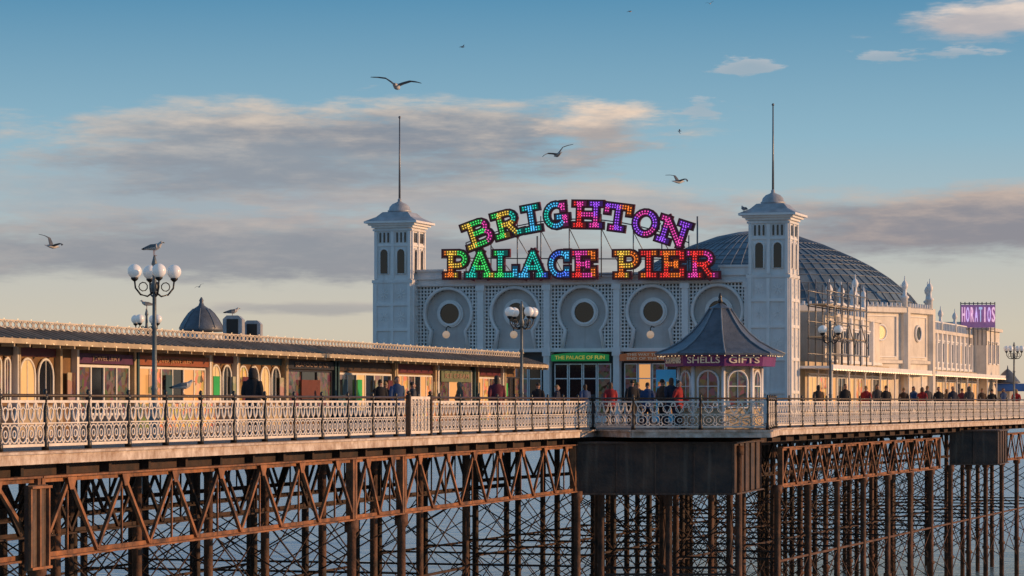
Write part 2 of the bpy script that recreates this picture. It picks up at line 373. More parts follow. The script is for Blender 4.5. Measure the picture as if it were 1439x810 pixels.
# ------------------------------------------------------------------ girders
def truss(label,fr,s0,s1,t,n,m=None,z0=-2.12,z1=-.52,th=1.,cross=False):
    m=m or m_rust
    T=thing('truss_girder',label,'girder',fr,(s0,t,z0))
    def chord(z,sgn):
        mb=MB().box(s0,s1,t-.14,t+.14,z-.020,z+.020); mb.box(s0,s1,t-.025,t+.025,min(z,z+sgn*.11*th),max(z,z+sgn*.11*th))
        return mb
    part('top_chord',chord(z1,-1),m,T); part('bottom_chord',chord(z0,1),m,T)
    w=(s1-s0)/n
    for i in range(n):
        a,b=s0+w*i,s0+w*(i+1)
        za,zb=(z0+.06,z1-.06) if i%2==0 else (z1-.06,z0+.06)
        part('diagonal',MB().bar((a,t-.05,za),(b,t-.05,zb),.07,.08*th),m,T)
        if cross: part('counter_brace',MB().bar((a,t+.04,zb),(b,t+.04,za),.03,.05),m,T)
        if i%2==1:
            part('gusset',MB().pxz([(a-.22,z1-.03),(a+.22,z1-.03),(a+.09,z1-.28),(a-.09,z1-.28)],t-.125,t-.11),m,T)
            if not cross: part('hanger',MB().box(a-.02,a+.02,t-.03,t+.01,z0+.02,z1-.02),m,T)
    for x in (s0+.08,s1-.08): part('end_post',MB().box(x-.07,x+.07,t-.1,t+.1,z0,z1),m,T)
x1,x2,x3,x4=L.sx(52),L.sx(494),L.sx(564),L.sx(806)
truss('rusty truss girder at the far left, behind the solid post plate',L,-10,x1-.02,0,6)
truss('long rusty truss girder under the left part of the near railing',L,x1+.02,x2-.02,0,14)
truss('short rusty truss length between the paired posts under the ornamental panel',L,x2+.02,x3-.02,0,4)
truss('rusty truss girder running from the paired posts to the dark bay box',L,x3+.02,x4,0,14)
y1=RF.sx(1322)
truss('rusty cross braced truss girder right of the dark bay box',RF,1.,y1,0.1,26,z0=-2.2,z1=-.75,cross=True)
truss('distant rusty truss girder at the far right of the pier',RF,y1+14,y1+45,0.1,24,z0=-2.2,z1=-.75,cross=True)
nm=['first','second','third','fourth','fifth','sixth','seventh','eighth','ninth','tenth','eleventh','twelfth','thirteenth','fourteenth','fifteenth']
for i,t in enumerate((4,8,12)):  # extra truss rows added to darken the view under the deck
    truss('added dark inner truss under the left deck, %s behind the front truss'%nm[i],L,-10,x4+6,t,44,m_dark)
    truss('added dark inner truss under the right deck, %s behind the front truss'%nm[i],RF,1,70,t,44,m_dark,z1=-.75)
pa,pb=L.sx(22),L.sx(50)
T=thing('post_plate','solid rusty post plate on the truss at the far left edge','plate',L,(pa,-.2,-2.3))
part('plate',MB().box(pa,pb,-.26,-.18,-2.3,-.66),m_plate,T)
for x in (pa+.04,(pa+pb)/2,pb-.04): part('stiffener',MB().box(x-.03,x+.03,-.32,-.262,-2.28,-.68),m_rust,T)
for z in (-2.26,-.70): part('flange',MB().box(pa,pb,-.36,-.264,z-.025,z+.025),m_rust,T)
def pbox(label,pts,z0,z1):
    T=thing('plate_girder',label,'girder',WF,(*pts[0],z0))
    part('plates',MB().prism([(x,y,z0) for x,y in pts],(0,0,z1-z0)),m_plate,T)
    for i in range(2):
        a=Vector((*pts[i],0));b=Vector((*pts[i+1],0)); d=(b-a); nrm=Vector((d.y,-d.x,0)).normalized()*.03
        n=max(2,int(d.length/1.1))
        for k in range(n+1):
            p=a+d*(k/n)+nrm; part('stiffener',MB().bar((p.x,p.y,z0+.01),(p.x,p.y,z1-.01),.05,.05),m_plate,T)
        for z in (z0+.04,z1-.04): part('flange',MB().bar((a.x+nrm.x*2,a.y+nrm.y*2,z),(b.x+nrm.x*2,b.y+nrm.y*2,z),.16,.05),m_plate,T)
pbox('dark plate girder box beneath the projecting kiosk bay',[(wx(812,95.6),95.6),(wx(1030,95.6),95.6),(wx(1068,101.3),101.3),(wx(850,105),105.)],-2.26,-.42)
pbox('dark plate girder box beyond the right truss',[(wx(1332,139),138.4),(wx(1398,139),138.4),(wx(1412,144),143.5),(wx(1350,145),146)],-2.2,-.45)
# trestles
def pile_mesh(top,m):
    pm=MB(); pm.lathe([(.125,-10),(.125,-4.55),(.18,-4.53),(.18,-4.40),(.125,-4.38),(.12,top-.35),(.19,top-.30),(.19,top)],12)
    return pm.mesh('pile',m)
PILES={}
def pile(T,x,y,top,m):
    if (top,m.name) not in PILES: PILES[(top,m.name)]=pile_mesh(top,m)
    o=bpy.data.objects.new('pile',PILES[(top,m.name)]);COL.objects.link(o);o.parent=T;o.location=(x,y,-2.12)
PZ=-2.15
def trestle(fr,s,ts,label,nxt=None,zt=PZ):
    T=thing('pile_trestle',label,'piles',fr,(s,ts[0],0),group='iron pile trestles under the deck')
    r=.022
    for i,t in enumerate(ts):
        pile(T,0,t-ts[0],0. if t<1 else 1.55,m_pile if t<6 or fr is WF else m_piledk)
        if i<len(ts)-1:
            u=ts[i+1]; mb=MB()
            mb.tube([(s,t,zt-.2),(s,u,zt-2.5)],r,5);mb.tube([(s,u,zt-.2),(s,t,zt-2.5)],r,5)
            mb.tube([(s,t,zt-2.6),(s,u,zt-5.0)],r,5);mb.tube([(s,u,zt-2.6),(s,t,zt-5.0)],r,5)
            mb.bar((s,t,zt-2.55),(s,u,zt-2.55),.07,.07)
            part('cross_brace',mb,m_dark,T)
        if nxt:
            mb=MB()
            if t>1:
                mb.tube([(s,t,zt-.2),(nxt,t,zt-2.6)],r,5);mb.tube([(nxt,t,zt-.2),(s,t,zt-2.6)],r,5)
            mb.tube([(s,t,zt-2.7),(nxt,t,zt-5.2)],r,5);mb.tube([(nxt,t,zt-2.7),(s,t,zt-5.2)],r,5)
            mb.bar((s,t,zt-2.65),(nxt,t,zt-2.65),.07,.08)
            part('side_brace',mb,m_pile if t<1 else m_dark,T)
full=[0,4,8,12,16]; back=[4,8,12,16]
ls=[(x1,full)]+[(x1+(x2-x1)*q,back) for q in (.25,.5,.75)]+[(x2,full),(x3,full)]+[(x3+(x4-x3)*q,back) for q in (.25,.5,.75)]+[(x4+.5,full)]
for i,(s,ts) in enumerate(ls):
    trestle(L,s,ts,'row of rusty iron piles under the left deck, %s row from the left'%nm[i],ls[i+1][0] if i<len(ls)-1 else None)
rs=[.6+4.9*i for i in range(15)]
for i,s in enumerate(rs):
    trestle(RF,s,[.1,4,8,12,16],'row of rusty iron piles right of the bay, %s row from the bay'%nm[i],rs[i+1] if i<14 else None,zt=-2.3)
trestle(WF,wx(1038,96.5),[96.5,100.5],'pair of rusty piles under the right end of the dark bay box',zt=-2.4)
trestle(WF,wx(845,96.5),[96.5,100.5],'pair of rusty piles under the left end of the dark bay box',wx(940,96.5),zt=-2.4)
trestle(WF,wx(940,96.5),[96.5,100.5],'pair of rusty piles under the middle of the dark bay box',wx(1038,96.5),zt=-2.4)
# ------------------------------------------------------------------ shop row
T0=8.5
s0,s1=L.sx(-70,T0),L.sx(770,7.25)
shop=thing('shop_row','long low parade of shops under a ribbed roof with a pale fretted edge','shops',L,(L.sx(300,T0),T0,0))
part('wall',MB().box(s0,s1,T0+.2,14,0,2.42),m_yellow,shop)
mb=MB(); mb.prism([(s0,7.3,2.54),(s0,8.3,2.84),(s0,14.1,2.88),(s0,14.1,2.45),(s0,8.7,2.45),(s0,7.3,2.48)],(s1-s0,0,0))
mb.cur=1; k=s0+.1
while k<s1: mb.bar((k,7.3,2.56),(k,8.3,2.86),.07,.05); k+=.45
part('roof',mb,[m_roof,m_roofrib],shop)
mb=MB().box(s0,s1+.02,7.22,7.29,2.42,2.55); k=s0+.1
while k<s1: mb.box(k,k+.06,7.25,7.60,2.34,2.419); k+=.9
part('eave_board',mb,m_cream,shop)
mb=MB(); k=s0
while k<s1-.3:
    c=k+.17
    mb.tube([(c+.13*math.cos(2*PI*i/8),8.35,2.96+.08*math.sin(2*PI*i/8)) for i in range(8)],.020,4,side=(0,1,0),closed=True)
    mb.bar((k,8.35,2.86),(k,8.35,3.06),.03,.03); k+=.34
mb.box(s0,s1,8.32,8.38,3.05,3.08); mb.box(s0,s1,8.32,8.38,2.84,2.87)
part('roof_cresting',mb,m_crest,shop)
mb=MB(); k=s0
while k<s1: mb.ball((k,7.19,2.44),.02,6,4); mb.ball((k+.2,8.3,3.10),.018,6,4); k+=.8
o=part('bulb_string',mb,m_bulb,shop); o['kind']='stuff'
def arch(x0,x1,z0,z1,n=8):
    r=(x1-x0)/2;c=(x0+x1)/2
    return [(x0,z0),(x1,z0)]+[(c+r*math.cos(PI*i/n),z1-r+r*math.sin(PI*i/n)) for i in range(n+1)]
def arch_window(x0,x1,z0,z1,y,parent,glass,frame=None,fw=.05):
    fo=part('arched_window',MB().tube([(x,y-.02,z) for x,z in arch(x0,x1,z0,z1)],fw/2,5,side=(0,1,0),closed=True).box((x0+x1)/2-.012,(x0+x1)/2+.012,y-.035,y-.01,z0,z1),frame or m_white2,parent)
    part('pane',MB().pxz(arch(x0,x1,z0,z1),y-.006,y+.006),glass,fo)
def rect_window(x0,x1,z0,z1,y,parent,glass,frame=None,nx=2,nz=1,fw=.06):
    mb=MB()
    for i in range(nx+1):
        x=x0+(x1-x0)*i/nx; mb.box(x-fw/2,x+fw/2,y-.06,y,z0,z1)
    for i in range(nz+1):
        z=z0+(z1-z0)*i/nz; mb.box(x0-fw/2,x1+fw/2,y-.055,y-.003,z-fw/2,z+fw/2)
    fo=part('window',mb,frame or m_white2,parent)
    gl=glass if isinstance(glass,list) else [glass]
    for i in range(nx):
        xa=x0+(x1-x0)*i/nx; xb=x0+(x1-x0)*(i+1)/nx
        part('pane',MB().box(xa+.01,xb-.01,y-.02,y-.012,z0,z1),gl[i%len(gl)],fo)
def signboard(name,label,fr,x0,x1,z0,z1,y,m,txt,tm,size=None,fw=.85):
    T=thing(name,label,'sign',fr,((x0+x1)/2,y,z0))
    part('board',MB().box(x0,x1,y-.05,y,z0,z1),m,T)
    if txt: textpart(txt,size or (z1-z0)*.8,tm,T,((x0+x1)/2,y-.062,(z0+z1)/2),width=(x1-x0)*fw)
    return T
def X(px): return L.sx(px,T0)
yf=T0+.2
m_dimtx=mat('dim_lettering',(.36,.25,.20),.5,var=.2,bump=0)
segs=[(-70,-8,'arch'),(-4,26,'arch'),(30,86,'arch'),(112,190,'shop'),(197,296,'open'),(300,334,'arch'),(338,402,'arch'),(406,472,'dark'),(478,556,'shop2'),(560,613,'open'),(618,668,'board'),(674,708,'open'),(712,735,'dark')]
wi_=0
for si,(a,b,ty) in enumerate(segs):
    xa,xb=X(a),X(b); w=xb-xa
    for x in (xa-.12,xb+.0):
        part('pilaster',MB().box(x,x+.14,T0+.02,yf+.01,0,2.42),random.choice([m_cream,m_teal,m_white2]),shop)
    if ty=='arch':
        n=max(2,round(w/1.0)); q=(w-.2)/n
        for i in range(n):
            arch_window(xa+.1+q*i+.1,xa+.1+q*(i+1)-.1,.95,2.1,yf-.03,shop,[m_warm,m_glass,m_goods1,m_goods2,m_warm,m_glass][wi_%6],m_white2,.08); wi_+=1
        part('stall_riser',MB().box(xa+.05,xb-.05,yf-.08,yf-.002,.05,.85),[m_cream,m_brown][si%2],shop)
        part('fascia',MB().box(xa+.05,xb-.05,yf-.07,yf-.002,2.16,2.38),[m_teal,m_brown,m_wine][si%3],shop)
    elif ty in('shop','shop2'):
        rect_window(xa+.15,xb-.15,.6,1.95,yf-.02,shop,[m_goods2,m_glass,m_goods2] if ty=='shop' else [m_goods3,m_glass,m_warm,m_glass],m_white2,6 if ty=='shop2' else 4,1,.07)
        part('stall_riser',MB().box(xa+.05,xb-.05,yf-.08,yf-.002,.05,.55),m_navy,shop)
        if ty=='shop2': part('fascia',MB().box(xa+.05,xb-.05,yf-.07,yf-.002,2.05,2.36),m_brown,shop)
    elif ty=='open':
        rect_window(xa+.15,xb-.15,.5,1.95,yf-.02,shop,[m_open,m_goods1,m_goods2,m_glass],m_white2,6 if w>4 else 4,1,.06)
        part('counter',MB().box(xa+.2,xb-.2,yf-.45,yf-.07,.1,.9),m_goods1,shop)
        if a>300: part('fascia',MB().box(xa+.05,xb-.05,yf-.07,yf-.002,2.05,2.36),[m_redor,m_wine][si%2],shop)
    elif ty=='dark':
        rect_window(xa+.1,xb-.1,.3,2.0,yf-.02,shop,[m_goods2,m_glass],m_navy,3,1)
    elif ty=='board':
        rect_window(xa+.1,xb-.1,.9,2.2,yf-.02,shop,[m_goods2,m_open,m_goods2],m_white2,3,1,.06)
for i,px in enumerate((98,104,212,236,303,330,344,396,484,505,530,548,612,672,711)):
    x=X(px); part('poster',MB().box(x,x+.5,yf-.14,yf-.115,1.0+.1*(i%3),1.75),[m_goods3,m_wine,m_goods3,m_teal,m_green][i%5],shop)
signboard('shop_sign','purple fascia sign over the dim shop window at left',L,X(112),X(190),2.02,2.30,yf-.09,mat('dusk_purple',(.10,.025,.09),.5),'JEWELLERY',m_dimtx,.18,.5)
signboard('shop_sign','orange fascia sign over the glowing shop left of the hooded man',L,X(197),X(296),2.02,2.30,yf-.09,m_redor,'SILVER JEWELLERY',mat('tan_lettering',(.5,.28,.14),.5,bump=0),.17,.55)
signboard('shop_sign','black fascia sign with pale lettering over the dark seafood front',L,X(406),X(472),2.06,2.34,yf-.09,m_navy,'SEAFOOD BAR',m_dimtx,.2,.7)
signboard('red_board','dull red plain board inside the dark seafood front',L,X(426),X(452),1.05,1.7,yf-.10,mat('dull_red',(.16,.04,.025),.6),None,None)  # plain red board standing in for the crab picture
signboard('shop_sign','cream and green sign board with lettering on the shop row',L,X(622),X(664),1.75,2.2,yf-.10,mat('sage_board',(.16,.20,.12),.6),'ICE CREAM',m_dimtx,.26,.8)
# roof things
for (a,b,py,d,lab) in ((313,340,443,1.0,'grey ventilation box with rounded top on the shop roof'),(342,366,450,.9,'smaller grey box beside the ventilation box on the shop roof')):
    t=10.5; xa=L.sx(a,t)
    w=(b-a)/F*L.Y(xa,t)
    c=L.pt(xa,t); T=thing('roof_box',lab,'vent box',WF,(c.x+w/2,c.y,2.85))
    z1=wz(py,c.y)
    part('casing',MB().prism([(c.x,c.y,2.84),(c.x+w,c.y,2.84),(c.x+w,c.y,z1-.12),(c.x+w*.8,c.y,z1),(c.x+w*.2,c.y,z1),(c.x,c.y,z1-.12)],(0,d,0)),m_grey,T)
    part('louvre',MB().box(c.x+w*.2,c.x+w*.8,c.y-.02,c.y-.004,3.05,z1-.12),m_black,T)
def octa(mb,r,z0,z1,c,a0=0): mb.lathe([(r,z0),(r,z1)],8,(c[0],c[1],0),a0,smooth=False); return mb
Yc=108.; cx=wx(283,Yc)
T=thing('domed_kiosk','dark domed kiosk top rising behind the shop roof','kiosk',WF,(cx,Yc,0))
part('body',octa(MB(),.8,0,wz(468,Yc),(cx,Yc)),m_white,T)
zb=wz(466,Yc)
part('dome',MB().lathe([(.85,0),(.86,.12),(.78,.3),(.66,.5),(.5,.72),(.3,.9),(.12,1.02),(.07,1.15),(.09,1.22),(.02,1.35)],16,(cx,Yc,zb)),m_slate,T)
for i in range(8):
    a=2*PI*i/8; part('rib',MB().tube([(cx+r*math.cos(a),Yc+r*math.sin(a),zb+z) for r,z in ((.87,.12),(.79,.3),(.67,.5),(.51,.72),(.31,.9))],.02,4),m_rib,T)
# ------------------------------------------------------------------ entrance building
pal=thing('entrance_building','white pier entrance building with lattice arches between two square towers','building',PF,(0,0,0))
bp=[PF.sx(p,-.1) for p in (582,677,770,868,964,1052)]
xl,xr=bp[0],bp[-1]; ZT=6.78; ZL=6.46
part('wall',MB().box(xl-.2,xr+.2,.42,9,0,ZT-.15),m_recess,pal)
mb=MB().box(xl,xr,-.1,.41,ZL+.07,ZT); mb.box(xl,xr,-.24,-.1,ZL,ZL+.10); mb.box(xl,xr,-.2,.45,ZT,ZT+.07)
mb.box(xl,xl+1.45,-.12,.4,ZT+.07,7.16); mb.box(xl-.01,xl+1.52,-.2,.45,7.16,7.26); mb.box(xr-1.35,xr,-.12,.4,ZT+.07,7.16); mb.box(xr-1.42,xr+.01,-.2,.45,7.16,7.26)
mb.box(xl,xr,3,8.9,ZT-.1,7.15)
part('parapet',mb,m_white,pal)
part('string_course',MB().box(xl,xr,-.2,.41,3.30,3.46),m_white2,pal)
for i,x in enumerate(bp):
    mb=MB().box(x-.15,x+.15,-.36,.41,0,ZL-.005); mb.box(x-.21,x+.21,-.42,-.36,ZL-.25,ZL-.01); mb.box(x-.20,x+.20,-.41,-.36,3.1,3.5)
    part('pilaster',mb,m_white2,pal)
zc=5.16; cs=.165; RC=1.18
for i in range(5):
    a,b=bp[i]+.15,bp[i+1]-.15; xc=(a+b)/2; w=b-a; z0,z1=3.46,ZL
    nx=round(w/cs); nz=round((z1-z0)/cs); dx=w/nx; dz=(z1-z0)/nz
    def hw(z):
        r=0.
        if abs(z-zc)<RC: r=math.sqrt(RC*RC-(z-zc)**2)
        if z<zc: r=max(r,.84+max(0,4.30-z)*.18)
        return r
    def inside(x,z): return abs(x-xc)<hw(z)
    mb=MB(); 
    for ix in range(nx+1):
        for iz in range(nz):
            x=a+dx*ix; zz=z0+dz*iz
            if not inside(x,zz+dz/2): mb.box(x-.034,x+.034,-.06,.03,zz,zz+dz)
    for iz in range(nz+1):
        for ix in range(nx):
            x=a+dx*ix; zz=z0+dz*iz
            if not inside(x+dx/2,zz): mb.box(x,x+dx,-.054,.024,zz-.034,zz+.034)
    part('lattice_screen',mb,m_white2,pal)
    pts=[]
    for k in range(25):
        t=math.radians(-44+268*k/24); pts.append((xc+(RC+.02)*math.cos(t),zc+(RC+.02)*math.sin(t)))
    pts=[(xc+1.02,3.46)]+pts+[(xc-1.02,3.46)]
    am=part('arch_moulding',MB().tube([(x,-.10,z) for x,z in pts],.085,7,side=(0,1,0)),m_white2,pal)
    mb=MB(); n=len(pts)
    mb.add([(x,-.07,z) for x,z in pts]+[(x,.40,z) for x,z in pts],[(k,k+1,n+k+1,n+k) for k in range(n-1)],True)
    part('reveal',mb,m_white2,am)
    mb=MB(); k=z0; st=.12
    while k<z1-.01:
        h=hw(k+st/2)
        if h>.05: mb.box(xc-h,xc+h,.31,.40,k,k+st-.02); mb.box(xc-h,xc+h,.335,.395,k+st-.02,k+st)
        k+=st
    part('boarding',mb,m_board,pal)
    rw=part('round_window',MB().ring_xz((xc,zc),.48,.58,.12,.31,28).ring_xz((xc,zc),.58,.66,.19,.31,28),m_white2,pal)
    part('pane',MB().pxz([(xc+.49*math.cos(2*PI*k/28),zc+.49*math.sin(2*PI*k/28)) for k in range(28)],.20,.22),m_glass,rw)
m_doorbk=mat('door_recess',(.03,.03,.035),.5,var=.3)
for i,(gm) in ((2,m_glass),(3,m_open),(1,m_goods2),(4,m_goods2),(0,m_glass)):
    a,b=bp[i]+.3,bp[i+1]-.3
    n=4; q=(b-a)/n
    part('door_surround',MB().box(a-.1,b+.1,.02,.30,0,2.84),m_doorbk,pal)
    for k in range(n):
        x=a+q*k; f=.045
        d=part('door',MB().box(x+.02,x+.02+f,-.1,.0,0,2.75).box(x+q-.02-f,x+q-.02,-.1,.0,0,2.75).box(x+.02+f,x+q-.02-f,-.1,0,2.70,2.75).box(x+.02+f,x+q-.02-f,-.1,0,2.02,2.07).box(x+.02+f,x+q-.02-f,-.1,0,0,.3),m_white2,pal)
        part('pane',MB().box(x+.05,x+q-.05,-.06,-.04,.3,2.70),[m_glass,m_goods2][(k+i)%2] if k!=1 else gm,d)
xa,xb=PF.sx(775,-.45),PF.sx(856,-.45)
T=thing('fascia_sign','bright green curved top sign with yellow words over the dark middle doors','sign',PF,((xa+xb)/2,-.45,2.86))
po=[(xa,2.86),(xb,2.86)]+[(xb+(xa-xb)*k/12,3.16+.10*math.sin(PI*k/12)) for k in range(13)]
part('board',MB().pxz(po,-.50,-.45),m_green,T); textpart('THE PALACE OF FUN',.24,mat('yellow_letters',(.8,.6,.1),.5,bump=0,emit=.3),T,((xa+xb)/2,-.512,3.02),width=(xb-xa)*.86)
xa,xb=PF.sx(871,-.45),PF.sx(950,-.45)
T=thing('fascia_sign','orange curved top sign with two lines of words over the glowing doors','sign',PF,((xa+xb)/2,-.45,2.86))
po=[(xa,2.86),(xb,2.86)]+[(xb+(xa-xb)*k/12,3.16+.13*math.sin(PI*k/12)) for k in range(13)]
part('board',MB().pxz(po,-.50,-.45),mat('orange_board_glow',(.50,.15,.05),.45,var=.2,emit=.10),T)  # orange lifted by a slight glow in the board itself
for t_,z_ in (('THIS WAY TO THE',3.14),('END OF THE PIER',2.96)): textpart(t_,.17,m_goldtx,T,((xa+xb)/2,-.512,z_),width=2.0)
# towers
def tower(xc,label):
    h=.93; y0=-.75; yc=y0+h
    t=part('tower',MB().box(xc-h-.06,xc+h+.06,y0-.06,y0+2*h+.06,0,6.7).box(xc-h,xc+h,y0,y0+2*h,6.7,9.25).box(xc-h-.1,xc+h+.1,y0-.1,y0+2*h+.1,6.62,6.76).box(xc-h-.07,xc+h+.07,y0-.07,y0+2*h+.07,9.1,9.2),m_white,pal,label)
    mb=MB()
    for (ax,ay,bx,by) in ((xc-h,y0,xc+h,y0),(xc+h,y0,xc+h,y0+2*h)):
        A=Vector((ax,ay,0));B=Vector((bx,by,0)); d=(B-A).normalized(); nrm=Vector((d.y,-d.x,0))
        W=(B-A).length
        off=nrm*.09
        for u in (.08,W/2,W-.08):
            p=A+d*u+off; mb.bar((p.x,p.y,.05),(p.x,p.y,6.58),.14,.09,up=nrm)
            p=A+d*u+nrm*.03; mb.bar((p.x,p.y,6.8),(p.x,p.y,9.08),.14,.09,up=nrm)
        for z in (1.4,2.9,4.4,5.6):
            p=A+off*.98+d*.15; q=B+off*.98-d*.15; mb.bar((p.x,p.y,z),(q.x,q.y,z),.08,.14)
        for z in (6.1,5.0,3.7):
            for u in (W*.27,W*.73):
                c=A+d*u+off*.8
                for k in range(4):
                    a=PI*k/4; v=d*math.cos(a)*.22+Vector((0,0,math.sin(a)*.26)); mb.bar(c+Vector((0,0,z))-v,c+Vector((0,0,z))+v,.045,.03,up=nrm)
        for z in (8.42,):
            p=A+nrm*.02; q=B+nrm*.02; mb.bar((p.x,p.y,z),(q.x,q.y,z),.06,.1)
    part('mouldings',mb,m_white2,t)
    for side in (0,1):
        for u in (.27,.73):
            def P(uu,z,o):
                return (xc-h+uu,y0-o,z) if side==0 else (xc+h+o,y0+uu,z)
            c=2*h*u; r=.22
            po=[P(c+x,z,.012) for x,z in arch(-r,r,7.05,8.25)]
            part('arched_window',MB().prism(po,(0,-.02,0) if side==0 else (.02,0,0)),m_glass,t)
            part('window_frame',MB().tube([P(c+x,z,.04) for x,z in arch(-r,r,7.05,8.25)],.04,5,side=(0,1,0) if side==0 else (1,0,0),closed=True),m_white2,t)
            for k in range(3):
                x=c-.2+.2*k; a=P(x-.04,8.55,.012);b=P(x+.04,9.02,.034)
                part('slot',MB().box(min(a[0],b[0]),max(a[0],b[0]),min(a[1],b[1]),max(a[1],b[1]),8.55,9.02),m_glass,t)
    e=h+.40
    mb=MB(); mb.box(xc-e,xc+e,yc-e,yc+e,9.46,9.56); mb.box(xc-e+.15,xc+e-.15,yc-e+.15,yc+e-.15,9.36,9.46); mb.box(xc-h-.12,xc+h+.12,yc-h-.12,yc+h+.12,9.25,9.36)
    part('cornice',mb,m_white2,t)
    mb=MB(); q=math.sqrt(2)
    mb.lathe([(e*.98*q,9.565),(e*.66*q,9.78),(e*.48*q,10.02),(.56*q*.9,10.04)],4,(xc,yc,0),PI/4,smooth=False)
    mb.lathe([(.56,10.04),(.58,10.12),(.52,10.15),(.48,10.30),(.34,10.44),(.15,10.52),(.08,10.58),(.10,10.64),(.04,10.72)],16,(xc,yc,0))
    part('tower_roof',mb,m_grey,t)
    mb=MB().lathe([(.055,10.7),(.042,12.5),(.03,14.55)],8,(xc,yc,0)); mb.ball((xc,yc,14.60),.065,8,6)
    part('flagpole',mb,m_steel,t)
xtl=PF.sx(552,-.75); xtr=PF.sx(1080,-.75)
tower(xtl,'left square white tower with flagpole'); tower(xtr,'right square white tower with flagpole')
# ------------------------------------------------------------------ illuminated sign
def semi(cx,cy,rx,ry,a0,a1,n): return [(cx+rx*math.cos(math.radians(a0+(a1-a0)*i/n)),cy+ry*math.sin(math.radians(a0+(a1-a0)*i/n))) for i in range(n+1)]
b_,t_=.12,.88
LET={
'P':(.82,[[(.24,b_),(.24,t_)],[(.24,t_)]+semi(.5,.665,.22,.215,90,-90,7)+[(.24,.45)],[(.08,b_),(.42,b_)],[(.06,t_),(.24,t_)]]),
'R':(.9,[[(.24,b_),(.24,t_)],[(.24,t_)]+semi(.5,.685,.2,.195,90,-90,7)+[(.24,.49)],[(.48,.46),(.68,b_),(.86,b_)],[(.08,b_),(.40,b_)],[(.06,t_),(.24,t_)]]),
'B':(.86,[[(.24,b_),(.24,t_)],[(.24,t_)]+semi(.5,.70,.18,.18,90,-90,6)+[(.24,.52)],[(.5,.52)]+semi(.54,.32,.2,.20,90,-90,6)+[(.24,b_)],[(.06,b_),(.24,b_)],[(.06,t_),(.24,t_)]]),
'I':(.52,[[(.26,b_),(.26,t_)],[(.08,b_),(.44,b_)],[(.08,t_),(.44,t_)]]),
'G':(.9,[semi(.46,.5,.3,.38,48,325,14),[(.52,.42),(.80,.42)],[(.76,.42),(.76,.15)],[(.70,.87),(.70,.66)]]),
'C':(.84,[semi(.46,.5,.3,.38,48,312,14),[(.68,.89),(.68,.66)],[(.68,.11),(.68,.34)]]),
'O':(.92,[semi(.46,.5,.31,.38,0,360,20)]),
'H':(1.0,[[(.24,b_),(.24,t_)],[(.76,b_),(.76,t_)],[(.24,.5),(.76,.5)]]+[[(x-.15,z),(x+.15,z)] for x in (.24,.76) for z in (b_,t_)]),
'T':(.9,[[(.45,b_),(.45,t_)],[(.1,t_),(.8,t_)],[(.1,t_),(.1,.68)],[(.8,t_),(.8,.68)],[(.28,b_),(.62,b_)]]),
'N':(1.0,[[(.22,b_),(.22,t_)],[(.78,b_),(.78,t_)],[(.22,t_),(.78,b_)],[(.08,b_),(.38,b_)],[(.06,t_),(.22,t_)],[(.64,t_),(.92,t_)]]),
'A':(.92,[[(.16,b_),(.46,t_)],[(.46,t_),(.76,b_)],[(.28,.38),(.64,.38)],[(.04,b_),(.30,b_)],[(.62,b_),(.88,b_)]]),
'L':(.84,[[(.24,b_),(.24,t_)],[(.08,b_),(.74,b_)],[(.74,b_),(.74,.36)],[(.08,t_),(.42,t_)]]),
'E':(.86,[[(.24,b_),(.24,t_)],[(.08,t_),(.74,t_)],[(.24,.5),(.58,.5)],[(.08,b_),(.74,b_)],[(.74,t_),(.74,.68)],[(.74,b_),(.74,.32)],[(.56,.4),(.56,.6)]]),
}
m_rimr=mat('maroon_letter_rim',(.14,.010,.015),.5,var=.4,emit=.04)
BC={'y':(1,.62,.08),'o':(1,.24,.03),'g':(.08,.80,.15),'t':(.03,.65,.50),'c':(.10,.58,.95),'b':(.10,.22,.95),'p':(.42,.10,.90),'m':(.95,.08,.45),'r':(1,.05,.04)}
BM={k:plainemit('bulb_colour_'+k,v,1.05) for k,v in BC.items()}
FM={k:mat('letter_face_'+k,tuple(x*.16 for x in v),.5,var=.3,emit=.06,ecol=v) for k,v in BC.items()}
SY=-.65
sgn=thing('illuminated_sign','big coloured bulb letters in two rows above the entrance roof','sign',PF,(0,SY,ZT))
